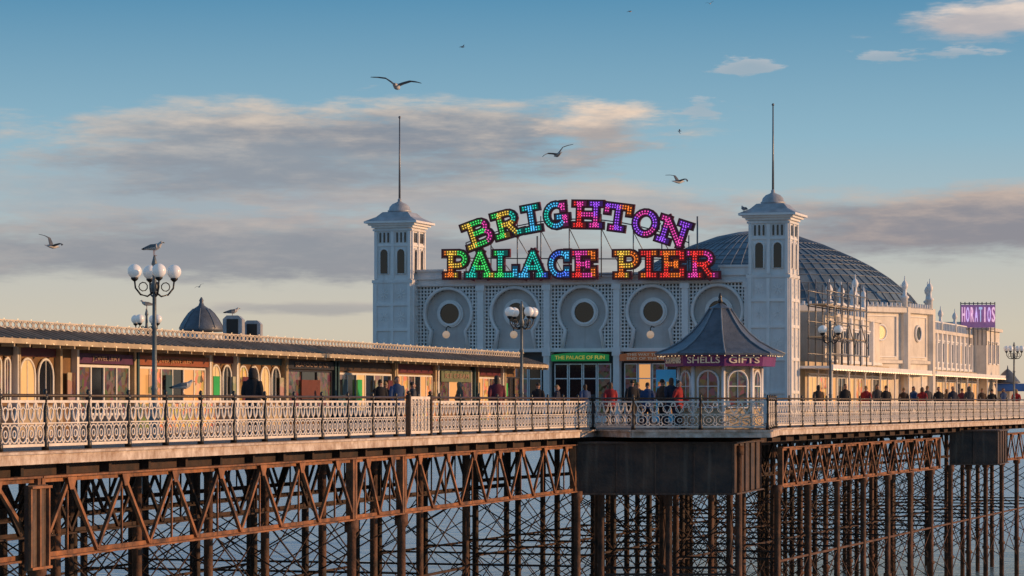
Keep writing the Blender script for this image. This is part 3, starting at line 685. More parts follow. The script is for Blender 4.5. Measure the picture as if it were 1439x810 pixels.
def letter(ch,pxc,pyc,hpx,wpx,ang,cols):
    xc=PF.sx(pxc,SY); Y=PF.Y(xc,SY); zcn=PF.z(pyc,xc,SY); H=hpx/F*Y; w,st=LET[ch]; sxk=(wpx/F*Y/.95)/w*.97
    ca,sa=math.cos(ang),math.sin(ang)
    def P(x,z,y):
        u=(x-w/2)*sxk; v=(z-.5)*H
        return Vector((xc+u*ca-v*sa,SY+y,zcn+u*sa+v*ca))
    def ci(c):
        f=((c.x-xc)/(w*sxk)+.5)*.75+((c.z-zcn)/H+.5)*.25
        return max(0,min(len(cols)-1,int(f*len(cols))))
    rim=MB();face=MB();bul=MB(); Tk=.195*H; j=0
    for pl in st:
        for i in range(len(pl)-1):
            a,b=pl[i],pl[i+1]; j+=1; e=j*.0015
            for mbx,th,y0,y1,ex in ((rim,Tk*1.52,-.02,.17,.5),(face,Tk*.96,-.06,-.03,.40)):
                p=P(*a,(y0+y1)/2-e);q=P(*b,(y0+y1)/2-e); d=(q-p).normalized(); p2=p-d*th*ex*(1 if (i==0 or len(pl)<4) else .25); q2=q+d*th*ex*(1 if (i==len(pl)-2 or len(pl)<4) else .25)
                n=3 if (mbx is face and (q2-p2).length>.4) else 1
                for u in range(n):
                    pa=p2.lerp(q2,u/n); pb=p2.lerp(q2,(u+1)/n); mbx.cur=ci((pa+pb)/2) if mbx is face else 0
                    mbx.bar(pa,pb,y1-y0,th,up=d.cross(Vector((0,1,0))))
        pts=[P(*q,-.085) for q in pl]; step=.125
        for off in (-.055,.055):
            rem=0
            for i in range(len(pts)-1):
                d=pts[i+1]-pts[i]; ln=d.length; dn=d.normalized(); nn=dn.cross(Vector((0,1,0)))
                k=rem
                while k<ln:
                    c=pts[i]+dn*k
                    bul.cur=ci(c)
                    bul.ball(c+nn*off*H/1.27,.034,6,4); k+=step
                rem=k-ln
    lo=part('letter',rim,m_rimr,sgn); part('letter_face',face,[FM[c] for c in cols],lo); o=part('bulbs',bul,[BM[c] for c in cols],lo); o['kind']='stuff'
top=[('B',673,43,'ygm'),('R',713,41,'gyt'),('I',747,27,'tct'),('G',781,41,'tcm'),('H',826,45,'rmp'),('T',868,41,'mpo'),('O',907,42,'pmp'),('N',947,46,'pmp')]
for ch,px,w,cols in top:
    k=.00137; d=px-812; letter(ch,px,301+k*d*d,40,w,math.atan(-2*k*d)*.9,cols)
bot=[('P',641,36,'oyg'),('A',675,40,'tgy'),('L',711,36,'gtc'),('A',749,41,'ctb'),('C',786,37,'cbc'),('E',821,37,'rmo'),('P',881,37,'oyo'),('I',912,27,'oro'),('E',945,38,'ror'),('R',987,44,'mrm')]
for ch,px,w,cols in bot: letter(ch,px,371,41,w,0,cols)
mb=MB()
for px,pt in ((655,340),(690,325),(727,312),(760,303),(800,300),(845,300),(890,305),(930,315),(968,330)):
    x=PF.sx(px,SY+.3); mb.tube([(x,SY+.3,ZT-.0),(x,SY+.3,PF.z(pt,x,SY))],.03,5); mb.tube([(x,SY+.3,PF.z(pt+20,x,SY)),(x+.5,SY+2.6,ZT+.1)],.022,5)
for py in (362,384): mb.tube([(PF.sx(620,SY+.25),SY+.25,PF.z(py,PF.sx(620,SY),SY)),(PF.sx(1010,SY+.25),SY+.25,PF.z(py+2,PF.sx(1010,SY),SY))],.028,5)
pts=[]
for i in range(14):
    px=655+(968-655)*i/13; x=PF.sx(px,SY+.25); pts.append((x,SY+.25,PF.z(299+.00137*(px-812)**2+8,x,SY)))
mb.tube(pts,.03,5)
for px,pt in ((755,330),(980,302),(985,350)):
    x=PF.sx(px,SY+.9); mb.tube([(x,SY+.9,ZT),(x,SY+.9,PF.z(pt,x,SY))],.04,5)
part('support_frame',mb,m_steel,sgn)
# ------------------------------------------------------------------ domed pavilion
tc_=29.; cxp=PF.sx(1065,tc_); RD=9.26
pav=thing('domed_pavilion','long cream pavilion with a big ribbed grey dome behind the entrance','building',PF,(cxp,tc_,0))
zb=6.0; HD=4.6; NS=72
prof=[(1,0),(.92,.2),(.8,.40),(.69,.545),(.59,.65),(.4,.82),(.25,.925),(.12,.98),(.03,1.)]
dm=part('dome',MB().lathe([(r*RD,zb+h*HD) for r,h in prof],NS,(cxp,tc_,0),smooth=False),m_dome,pav)
for i in range(NS):
    a=2*PI*i/NS; part('rib',MB().tube([(cxp+(r*RD+.02)*math.cos(a),tc_+(r*RD+.02)*math.sin(a),zb+h*HD+.02) for r,h in prof],.030,4),m_rib,dm)
mb=MB()
for r,h in ((.96,.10),(.92,.2),(.86,.30),(.80,.40),(.745,.475),(.69,.545),(.64,.598),(.59,.65),(.5,.735),(.4,.82),(.25,.925)):
    mb.tube([(cxp+(r*RD+.01)*math.cos(2*PI*i/NS),tc_+(r*RD+.01)*math.sin(2*PI*i/NS),zb+h*HD+.02) for i in range(NS)],.026,4,side=(0,0,1),closed=True)
part('dome_band',mb,m_rib,dm)
NR=16; RW=9.75
mb=MB().lathe([(RW,0),(RW,6.15)],NR,(cxp,tc_,0),0,smooth=False); mb.lathe([(RW+.02,5.75),(RW+.28,5.8),(RW+.28,6.05),(RW-.1,6.2)],NR,(cxp,tc_,0),0,smooth=False,cap=False); mb.lathe([(RW+.02,3.0),(RW+.15,3.05),(RW+.15,3.2),(RW-.05,3.25)],NR,(cxp,tc_,0),0,smooth=False,cap=False)
part('rotunda_wall',mb,m_pav,pav)
def pinn(mb,x,y,z,k=1.):
    mb.lathe([(.17*k,0),(.17*k,.45*k),(.24*k,.5*k),(.24*k,.58*k),(.12*k,.66*k),(.10*k,.95*k),(.17*k,1.05*k),(.19*k,1.2*k),(.12*k,1.36*k),(.04*k,1.45*k),(.02*k,1.7*k)],10,(x,y,z)); return mb
for i in range(NR):
    a=2*PI*i/NR
    if math.cos(a)<-.3: continue
    x,y=cxp+RW*math.cos(a),tc_+RW*math.sin(a)
    part('buttress',MB().lathe([(.32,0),(.32,6.1)],8,(x,y,0),0,smooth=False),m_pav,pav)
    part('pinnacle',pinn(MB(),x,y,6.1),m_white2,pav)
    a2=a+PI/NR; ap=RW*math.cos(PI/NR)+.02; c=Vector((cxp+ap*math.cos(a2),tc_+ap*math.sin(a2),4.7)); nrm=Vector((math.cos(a2),math.sin(a2),0)); d=Vector((-nrm.y,nrm.x,0))
    w=part('round_window',MB().tube([c+nrm*.04+d*(.42*math.cos(2*PI*k/20))+Vector((0,0,.42*math.sin(2*PI*k/20))) for k in range(20)],.07,5,closed=True),m_white2,pav)
    part('pane',MB().prism([c+nrm*.01+d*(.4*math.cos(2*PI*k/20))+Vector((0,0,.4*math.sin(2*PI*k/20))) for k in range(20)],nrm*.02),m_warm if i%2==0 else m_glass,w)
    mb=MB()
    for u in (-1.2,1.2): mb.bar(c+d*u+nrm*.02+Vector((0,0,-1.3)),c+d*u+nrm*.02+Vector((0,0,.9)),.05,.05)
    for z in (-1.3,.9): mb.bar(c-d*1.2+nrm*.02+Vector((0,0,z)),c+d*1.2+nrm*.02+Vector((0,0,z)),.05,.05)
    for k in range(9):
        u=-1.45+2.9*k/8; mb.bar(c+d*u+nrm*.10+Vector((0,0,1.42)),c+d*u+nrm*.10+Vector((0,0,1.62)),.12,.12)
    part('wall_panel',mb,m_white2,pav)
part('link_wall',MB().box(-9.2,9.6,9.02,24,0,5.2).box(-9.2,9.7,9.02,24,5.2,5.35),m_pav,pav)
part('side_wall',MB().box(9.0,9.99,2.5,60,0,2.85),m_cream,pav)
part('rear_wing',MB().box(-9,9.6,37.5,60,2.8,5.1).box(-9.1,9.75,37.4,60.1,5.1,5.3),m_pav,pav)
def sidewin(y0,y1,z0,z1,x,glass,frame,name='window'):
    mb=MB().box(x,x+.06,y0,y0+.08,z0,z1).box(x,x+.06,y1-.08,y1,z0,z1).box(x+.003,x+.057,y0,y1,z1-.08,z1+.001).box(x+.003,x+.057,y0,y1,z0-.001,z0+.08).box(x,x+.05,(y0+y1)/2-.03,(y0+y1)/2+.03,z0,z1).box(x,x+.09,y0-.1,y1+.1,z1+.03,z1+.11)
    f=part(name,mb,frame,pav); part('pane',MB().box(x+.01,x+.02,y0+.05,y1-.05,z0+.05,z1-.05),glass,f)
k=0; y=3.
while y<58:
    sidewin(y,y+1.9,.5,2.2,10.0,[m_warm,m_goods1,m_open,m_glass][k%4],m_white2,'shop_window')
    part('pilaster',MB().box(9.99,10.1,y+1.98,y+2.2,0,2.5),m_white2,pav); y+=2.3;k+=1
y=38.6; k=0
while y<59:
    sidewin(y,y+1.0,3.3,4.6,9.61,[m_glass,m_warm,m_glass][k%3],m_white2); k+=1
    part('pilaster',MB().box(9.6,9.78,y+1.25,y+1.5,2.85,5.1),m_white2,pav); y+=1.75
for y in (10.2,13.2,16.2,19.2):
    sidewin(y,y+1.2,3.3,4.6,9.61,m_glass,m_white2)
    part('pilaster',MB().box(9.6,9.8,y+1.5,y+1.8,2.6,5.2),m_white2,pav)
part('upper_band',MB().box(9.6,9.72,9.1,23.9,2.9,3.05).box(9.6,9.72,37.6,59.9,2.9,3.05),m_white2,pav)
mb=MB().box(9.6,11.5,1.2,61,2.5,2.62).box(11.5,11.58,1.2,61,2.42,2.68)
part('canopy',mb,m_white2,pav)
for i in range(15): part('canopy_post',MB().lathe([(.06,0),(.045,.5),(.045,2.3),(.1,2.5)],8,(11.35,2+4.1*i,0)),m_white2,pav)
mb=MB()
for i in range(90): mb.ball((11.62,1.4+.66*i,2.44),.035,6,4)
o=part('bulb_string',mb,m_bulbw,pav); o['kind']='stuff'
for y in (38,43.5,49,54.5,60): part('pinnacle',pinn(MB(),9.65,y,5.25,.9),m_white2,pav)
for y in (10,13,16.,19): part('pinnacle',pinn(MB(),9.6,y,5.3,1.),m_white2,pav)
for (ya,yb,z) in ((37.6,60,5.3),(9.2,20,5.35)):
    mb=MB(); n=int((yb-ya)/.6)
    for i in range(n): y=ya+(yb-ya)*i/n; mb.box(9.62,9.68,y,y+.08,z,z+.45)
    mb.box(9.6,9.7,ya,yb,z+.45,z+.52); part('balustrade',mb,m_white2,pav)
part('end_block',MB().box(5,10.6,56,62,0,5.6).box(4.8,10.8,55.8,62.2,5.6,5.8).box(6,10,57,61,5.8,6.2),m_pav,pav)
for y in (56.8,58.6,60.4): sidewin(y,y+.9,3.4,4.8,10.61,m_goods2,m_white2)
Ys=178.; xs0,xs1=wx(1351,Ys),wx(1399,Ys)
T=thing('roof_sign','pink and purple lettered panel on a rooftop frame at the far right','sign',WF,(xs0,Ys,5.3))
mb=MB()
for i in range(9):
    x=xs0+(xs1-xs0)*i/8; mb.tube([(x,Ys+.25,4.6),(x,Ys+.25,wz(424,Ys))],.035,5)
for z in (wz(462,Ys),wz(443,Ys),wz(426,Ys)): mb.tube([(xs0,Ys+.25,z),(xs1,Ys+.25,z)],.03,5)
part('frame',mb,m_steel,T)
part('panel',MB().box(xs0,xs1,Ys+.1,Ys+.18,wz(460,Ys),wz(428,Ys)),mat('mauve_panel',(.30,.16,.32),.5,var=.3,emit=.12,ecol=(.7,.3,.7)),T)
RS={'m':mat('pale_pink_letter',(.85,.5,.65),.5,emit=.85),'p':mat('pale_violet_letter',(.7,.5,.85),.5,emit=.8),'c':mat('pale_blue_letter',(.5,.6,.85),.5,emit=.7)}
cols='mpmpcmpm'
for i,chh in enumerate("HORATIOS"):
    w=(xs1-xs0)/8; me=textmesh(chh,1.35,.05,RS[cols[i]],w*(.74 if chh!='I' else .25))
    me.transform(Matrix.Translation((w*(i+.5),0,(wz(443,Ys)-5.3)))@Matrix.Rotation(PI/2,4,'X'))
    o=bpy.data.objects.new('letter',me);COL.objects.link(o);o.parent=T
T=thing('scaffold','thin scaffold poles against the pale wall right of the right tower','scaffold',PF,(10.6,2,0))
for i in range(7):
    for x in (10.3,11.2): part('standard',MB().tube([(x,1.8+1.6*i,2.6),(x,1.8+1.6*i,6.5+.2*(i%2))],.035,6),m_steel,T)
    if i<6: part('diagonal_brace',MB().tube([(11.24,1.8+1.6*i,3.6+(i%2)*1.1),(11.24,3.4+1.6*i,4.7-(i%2)*1.1)],.026,6),m_steel,T)
for z in (3.2,3.9,4.7,5.4,6.1):
    for x in (10.3,11.2): part('ledger',MB().tube([(x,1.5,z),(x,11.8,z)],.03,6),m_steel,T)
for z in (3.95,5.45): part('walk_board',MB().box(10.35,11.15,1.6,11.7,z,z+.05),m_cream,T)
Yk=182.; xk=wx(1416,Yk)
T=thing('far_kiosk','small kiosk with dark dome and blue awning at the right edge','kiosk',WF,(xk,Yk,0))
part('body',octa(MB(),.7,0,2.2,(xk,Yk)),m_white,T)
part('dome',MB().lathe([(.85,2.2),(.80,2.3),(.58,2.55),(.42,2.8),(.2,3.0),(.05,3.12),(.02,3.35)],12,(xk,Yk,0)),m_slate,T)
part('awning',MB().prism([(xk-1.,Yk-.7,2.1),(xk+1.,Yk-.7,2.1),(xk+1.,Yk-1.6,1.65),(xk-1.,Yk-1.6,1.65)],(0,0,.06)),m_blue,T)
# ------------------------------------------------------------------ shells kiosk
Yk=98.3; xk=wx(1012,Yk); K=(xk,Yk)
kio=thing('gift_kiosk','octagonal purple and cream kiosk with sweeping slate roof on the bay','kiosk',WF,(xk,Yk,0))
a0=-PI/2
part('body',octa(MB(),1.42,0,2.3,K,a0).lathe([(1.5,0),(1.5,.5)],8,(xk,Yk,0),a0,smooth=False),m_cream,kio)
zf0,zf1=2.20,2.60
part('fascia',MB().lathe([(1.94,zf0),(2.0,zf1)],8,(xk,Yk,0),a0,smooth=False),m_purple,kio)
part('roof',MB().lathe([(2.28,2.58),(2.30,2.65),(1.85,2.82),(1.4,3.07),(1.0,3.40),(.70,3.75),(.50,4.05),(.38,4.22),(.40,4.27),(.14,4.40),(.05,4.45)],8,(xk,Yk,0),a0,smooth=False),m_slate,kio)
part('finial',MB().lathe([(.05,4.42),(.10,4.52),(.05,4.60),(.07,4.66),(.015,4.82)],10,(xk,Yk,0)),m_black,kio)
for i in range(8):
    a=a0+2*PI*i/8
    part('roof_ridge',MB().tube([(xk+r*math.cos(a),Yk+r*math.sin(a),z) for r,z in ((2.31,2.66),(1.86,2.84),(1.41,3.09),(1.01,3.42),(.71,3.77),(.51,4.07),(.39,4.25))],.03,5),m_rib,kio)
    part('corner_post',MB().lathe([(.07,0),(.07,2.24)],8,(xk+1.46*math.cos(a),Yk+1.46*math.sin(a),0)),m_white2,kio)
    am=a+PI/8; ap=1.42*math.cos(PI/8)+.02; nrm=Vector((math.cos(am),math.sin(am),0)); d=Vector((-nrm.y,nrm.x,0)); c=Vector((xk,Yk,0))+nrm*ap
    po=[c+d*x+Vector((0,0,z)) for x,z in arch(-.38,.38,.75,2.05)]
    w=part('arched_window',MB().tube([p+nrm*.02 for p in po],.045,5,side=nrm,closed=True).bar(c+nrm*.03+Vector((0,0,.75)),c+nrm*.03+Vector((0,0,2.05)),.03,.03).bar(c+nrm*.03-d*.38+Vector((0,0,1.5)),c+nrm*.03+d*.38+Vector((0,0,1.5)),.03,.03),m_white2,kio)
    part('pane',MB().prism(po,nrm*.012),m_goods2,w)
mb=MB()
for k in range(48):
    a=a0+2*PI*(k//6)/8; b=a+2*PI/8; f=(k%6)/6
    mb.ball((xk+2.2*(math.cos(a)*(1-f)+math.cos(b)*f),Yk+2.2*(math.sin(a)*(1-f)+math.sin(b)*f),2.56),.02,6,4)
o=part('bulb_string',mb,m_bulb,kio); o['kind']='stuff'
for txt,i in (('SOUVENIRS',-2),('SHELLS',-1),('GIFTS',0)):
    am=a0+2*PI*(i+.5)/8; ap=1.97*math.cos(PI/8)+.03
    textpart(txt,.31,m_goldtx,kio,(xk+ap*math.cos(am),Yk+ap*math.sin(am),2.40),rz=am+PI/2,width=1.2)
Yd=100.4; xd0,xd1=wx(922,Yd),wx(950,Yd)
T=thing('display_stand','bright blue display stand of small goods just left of the kiosk','display stand',WF,((xd0+xd1)/2,Yd,0))
part('back_board',MB().box(xd0,xd1,Yd,Yd+.06,.25,2.12),mat('bright_blue_board',(.04,.30,.62),.5,var=.2,emit=.10,ecol=(.08,.5,1)),T)
for x in (xd0,xd1-.05): part('leg',MB().box(x,x+.05,Yd-.02,Yd+.4,0,.25),m_steel,T)
for k in range(3): part('shelf',MB().box(xd0,xd1,Yd-.2,Yd-.005,.5+.5*k,.53+.5*k),m_white2,T)
mb=MB()
for k in range(3):
    for j in range(4): x=xd0+.06+(xd1-xd0-.16)*j/3.6; mb.box(x,x+.1,Yd-.17,Yd-.06,.532+.5*k,.68+.5*k+.04*(j%2))
o=part('goods',mb,m_goods1,T); o['kind']='stuff'
# ------------------------------------------------------------------ lamp posts
def make_lamp(loc,label,rz=.35):
    T=thing('street_lamp',label,'street lamp',WF,loc,group='globe lamps on the pier')
    x,y,z=loc
    part('column',MB().lathe([(.17,0),(.17,.25),(.12,.32),(.13,.7),(.08,.8),(.065,1.2),(.085,1.25),(.06,1.3),(.05,2.6),(.085,2.65),(.05,2.72),(.045,3.45),(.08,3.5),(.09,3.6),(.05,3.7),(.04,4.05),(.07,4.1),(.02,4.3)],12,loc),m_lampi,T)
    for k in range(4):
        a=rz+PI/2*k; c,s=math.cos(a),math.sin(a)
        part('arm',MB().tube([(x+r*c,y+r*s,z+h) for r,h in ((.04,3.45),(.16,3.36),(.32,3.40),(.44,3.55),(.46,3.72))],.022,6).tube([(x+(.26+.1*math.cos(t*.7))*c,y+(.26+.1*math.cos(t*.7))*s,z+3.58+.1*math.sin(t*.7)) for t in range(9)],.014,5,closed=True).lathe([(.03,3.70),(.085,3.75),(.085,3.80)],8,(x+.46*c,y+.46*s,z)),m_black,T)
        part('globe',MB().ball((x+.46*c,y+.46*s,z+3.93),.165,16,10),m_globe,T)
    return T
lampY=[(217,63.5,'nearest globe lamp, standing before the left shops with a gull on top'),(733,92,'globe lamp in front of the lattice arches, between sign and railing'),(1167,114,'globe lamp in front of the domed pavilion wall'),(1425,155,'globe lamp at the far right edge by the small kiosk'),(206,100,'globe lamp behind the left shop roof, lower than the nearest one')]
LP=[make_lamp((wx(p,Y),Y,0),lab,.35+i*.2) for i,(p,Y,lab) in enumerate(lampY)]
for px,lab in ((627,'round wall lamp on the lattice front below the first round window'),(722,'round wall lamp on the lattice front below the second round window'),(914,'round wall lamp on the lattice front below the fourth round window')):
    x=PF.sx(px,-.75); z=PF.z(470,x,-.75)
    T=thing('wall_lamp',lab,'lamp',PF,(x,-.3,z))
    part('bracket',MB().tube([(x,-.1,z+.35),(x,-.5,z+.4),(x,-.75,z+.3),(x,-.75,z+.15)],.025,6),m_black,T)
    part('globe',MB().ball((x,-.75,z),.18,14,10),m_globew,T)
# ------------------------------------------------------------------ people
def bake(mb,name,voxel,mats,assign=None,smooth=3):
    me=mb.mesh(name+'_src',mats); o=bpy.data.objects.new('tmp',me); COL.objects.link(o)
    r=o.modifiers.new('r','REMESH'); r.mode='VOXEL'; r.voxel_size=voxel; r.use_smooth_shade=True
    q=o.modifiers.new('s','SMOOTH'); q.iterations=smooth; q.factor=.5
    dg=bpy.context.evaluated_depsgraph_get(); dg.update()
    out=bpy.data.meshes.new_from_object(o.evaluated_get(dg)); bpy.data.objects.remove(o); out.name=name
    out.materials.clear()
    for m in (mats if isinstance(mats,(list,tuple)) else [mats]): out.materials.append(m)
    for p in out.polygons:
        p.use_smooth=True; p.material_index=assign(p.center) if assign else 0
    return out
def person_meshes(pose):
    st=pose.get('stride',0.); sw=pose.get('swing',0.); bend=pose.get('elbow',.1)
    body=MB();coat=MB();trs=MB();sho=MB();hair=MB()
    tors=[((0,0,.86),(.16,.11)),((0,0,1.0),(.15,.10)),((0,0,1.2),(.165,.11)),((0,0,1.36),(.185,.105)),((0,0,1.45),(.12,.08)),((0,0,1.49),(.058,.058)),((0,-.01,1.56),(.055,.055))]
    body.tube([p for p,r in tors],[r for p,r in tors],14)
    hd=[((0,-.015,1.495),(.03,.03)),((0,-.02,1.525),(.058,.07)),((0,-.012,1.575),(.072,.09)),((0,-.005,1.62),(.076,.097)),((0,0,1.665),(.068,.088)),((0,.002,1.70),(.045,.06)),((0,.002,1.722),(.015,.02))]
    body.tube([p for p,r in hd],[r for p,r in hd],14)
    body.tube([(0,-.105,1.62),(0,-.122,1.585),(0,-.105,1.575)],[.008,.015,.01],6)
    for sx in (-1,1): body.tube([(sx*.078,0,1.57),(sx*.084,.008,1.62)],[.012,.017],6)
    coat.tube([(0,0,.74),(0,0,.9),(0,0,1.05),(0,0,1.22),(0,0,1.37),(0,0,1.455),(0,.005,1.50)],[(.205,.15),(.195,.145),(.18,.135),(.19,.14),(.205,.13),(.13,.1),(.075,.075)],16)
    if pose.get('hood'): hair.tube([(0,.02,1.47),(0,.015,1.55),(0,.012,1.63),(0,.01,1.70),(0,.01,1.745)],[(.10,.10),(.105,.12),(.105,.12),(.08,.095),(.03,.04)],14)
    else:
        hair.tube([(0,.03,1.60 if not pose.get('long') else 1.42),(0,.025,1.64),(0,.015,1.69),(0,.01,1.725),(0,.01,1.742)],[(.07,.06),(.086,.085),(.078,.092),(.055,.065),(.02,.02)],14)
    for sx in (-1,1):
        w=sw*sx
        sh=Vector((sx*.19,0,1.40)); el=Vector((sx*.24,.03+.18*w,1.11)); wr=Vector((sx*(.235-bend*.3),-.06-bend*.7+.25*w,.87+bend*.55))
        body.tube([sh,(sh+el)/2,el,(el+wr)/2,wr],[.055,.047,.04,.036,.027],10)
        d=(wr-el).normalized(); pl=wr+d*.09
        body.tube([wr,wr+d*.045,pl],[(.018,.026),(.02,.04),(.018,.038)],8,side=(1,0,0))
        for f in range(4):
            o=Vector((0,(-.03+.02*f),0)); L1=(.035,.042,.04,.03)[f]
            body.tube([pl+o*.9-d*.02,pl+o+d*L1,pl+o+d*L1*1.8+Vector((-sx*.015,0,0))],[.0105,.0095,.008],6)
        body.tube([wr+d*.03,wr+d*.055+Vector((-sx*.015,-.04,0)),wr+d*.085+Vector((-sx*.02,-.055,0))],[.013,.011,.009],6)
        coat.tube([sh+Vector((-sx*.03,0,.01)),(sh+el)/2,el,(el+wr)/2,wr-d*.01],[.078,.07,.06,.052,.045],10)
        kn=Vector((sx*.095,-.03-.16*st*sx,.49)); an=Vector((sx*.095,.03-.34*st*sx+ (.06 if st*sx<0 else 0),.085+(.05 if st*sx<0 else 0))); hp=Vector((sx*.09,0,.9))
        body.tube([hp,(hp+kn)/2,kn,(kn+an)/2,an],[.088,.075,.054,.056,.038],10)
        body.tube([an+Vector((0,.04,-.045)),an+Vector((0,-.06,-.045)),an+Vector((0,-.15,-.06))],[.035,.035,.02],8)
        trs.tube([hp+Vector((0,0,.08)),hp,(hp+kn)/2,kn,(kn+an)/2,an+Vector((0,0,-.01))],[(.10,.11),.105,.09,.072,.072,.06],10)
        sho.tube([an+Vector((0,.06,-.05)),an+Vector((0,-.02,-.04)),an+Vector((0,-.1,-.055)),an+Vector((0,-.18,-.065))],[(.035,.03),(.046,.045),(.045,.035),(.03,.02)],8)
    trs.tube([(0,0,.82),(0,0,.9),(0,0,1.0)],[(.14,.12),(.17,.13),(.15,.12)],12)
    eye=MB()
    for sx in (-1,1): eye.ball((sx*.03,-.098,1.615),.01,6,4)
    eye.box(-.022,.022,-.1,-.09,1.545,1.551)
    return dict(body=bake(body,'person',.0125,m_skin),coat=bake(coat,'coat',.02,m_navy),trousers=bake(trs,'trousers',.02,m_navy),shoes=bake(sho,'shoes',.015,m_black),hair=bake(hair,'hair',.015,m_hair),face_features=eye.mesh('face_features',m_black))
POSES=[person_meshes({'elbow':.06}),person_meshes({'stride':.8,'swing':.6,'elbow':.1,'long':1}),person_meshes({'elbow':.28,'stride':.3,'hood':1}),person_meshes({'elbow':.22,'stride':-.6,'swing':-.4})]
CC={}
def cm(c):
    if c not in CC: CC[c]=mat('cloth_%d'%len(CC),c,.85,var=.35,scale=6,bump=.3)
    return CC[c]
def person(px,Y,rot,pose,coat,trs,label,h=1.72,hair=None):
    P=POSES[pose]; b=bpy.data.objects.new('person',P['body']); COL.objects.link(b)
    b.location=(wx(px,Y),Y,DECK); b.rotation_euler=(0,0,math.radians(rot)); k=h/1.735; b.scale=(k,k,k); tag(b,label,'person','people walking on the pier deck')
    for nme,m in (('coat',cm(coat)),('trousers',cm(trs)),('shoes',m_black),('hair',hair or m_hair),('face_features',m_black)):
        o=bpy.data.objects.new('hood' if (nme=='hair' and pose==2) else nme,P[nme]);COL.objects.link(o);o.parent=b
        if len(o.material_slots): o.material_slots[0].link='OBJECT'; o.material_slots[0].material=m
m_fair=mat('fair_hair',(.28,.18,.08),.6,var=.3); m_brn=mat('brown_hair',(.09,.05,.03),.6,var=.3)
dk=(.015,.015,.02); nv=(.02,.03,.06); rd=(.38,.025,.03); br=(.08,.045,.03); gy=(.08,.08,.09); bl=(.035,.08,.20); wi=(.14,.02,.04); tn=(.20,.13,.08)
person(355,70,165,2,dk,dk,'person in black hooded coat walking away before the ochre shop panel',1.80,cm(dk))
person(534,95,200,0,dk,nv,'person in dark coat, left one of the pair by the glowing stall',1.72)
person(542,97,150,3,br,dk,'person in brown jacket half hidden beside the dark coated one',1.66,m_fair)
person(558,90,20,1,bl,dk,'person in blue jacket facing the sea near the glowing stall',1.78,m_brn)
person(580,96,100,0,gy,dk,'person in grey coat under the ornamental panel end of the stalls',1.64)
person(646,99,95,1,tn,dk,'person in tan coat walking below the green sign board',1.66,m_fair)
person(698,89,185,1,wi,dk,'person in dark red coat left of the middle lamp',1.80)
person(756,108,170,0,dk,dk,'person in black coat right of the middle lamp',1.70)
person(783,112,90,3,nv,dk,'person in navy coat standing below the green sign',1.64,m_fair)
person(822,117,200,1,bl,dk,'person in blue coat by the middle doors of the lattice front',1.70)
person(858,109,180,1,rd,dk,'person in red coat before the doors, left of the dark pair',1.72,m_brn)
person(888,104,200,0,dk,dk,'person in black coat, left of the pair before the doors',1.78)
person(896,105,160,3,gy,nv,'person in grey coat, right of the pair before the doors',1.70,m_fair)
person(910,101,170,0,bl,nv,'person in blue jacket between the dark pair and the blue display',1.66)
person(931,98.5,130,0,br,dk,'person in brown coat at the kiosk, leftmost of three',1.76)
person(943,97.6,200,1,nv,nv,'person in dark coat at the kiosk, middle of three',1.80,m_brn)
person(954,96.8,60,3,rd,dk,'person in bright red coat beside the kiosk window',1.70)
rp=[(1150,2.6,br,'person in brown coat left of the lamp before the pavilion'),(1188,3.6,dk,'person in black coat just right of the lamp before the pavilion'),(1217,3.2,rd,'person in red top on the right hand walk, nearest the lamp'),(1233,4.2,gy,'person in grey coat between red top and black coat'),(1245,3.,dk,'person in black coat left of the pavilion doorway'),(1270,3.4,br,'person in brown coat midway along the right hand walk'),(1284,4.4,bl,'person in blue coat left of the red jacket'),(1296,3.,rd,'person in red jacket in the middle of the right hand walk'),(1303,3.6,gy,'person in grey coat just right of the red jacket'),(1319,2.8,dk,'person in black coat right of the grey coated one'),(1330,4.2,tn,'person in tan coat between two dark coated walkers'),(1339,2.4,nv,'person in navy coat above the far plate box'),(1352,3.6,wi,'person in wine coloured coat toward the far lamp'),(1362,2.6,gy,'person in grey hooded coat toward the far lamp'),(1380,3.,br,'person in brown coat near the end of the canopy'),(1394,2.,dk,'person in black coat just left of the far lamp'),(1410,3.,bl,'person in blue coat under the blue awning'),(1428,1.6,(.6,.03,.03),'person in vivid red coat at the right edge')]
for i,(px,t,c,lab) in enumerate(rp):
    Y=RF.Y(RF.sx(px,t),t)
    person(px,Y,[190,20,170,10,200,180,30,160,200,0][i%10],[1,0,3,1,0,3,1,2,0,0][i%10] if 'hooded' not in lab else 2,c,[dk,nv,dk,gy][i%4],lab,1.68+.035*(i*3%5),[None,m_brn,m_fair][i%3] if 'hooded' not in lab else cm(gy))
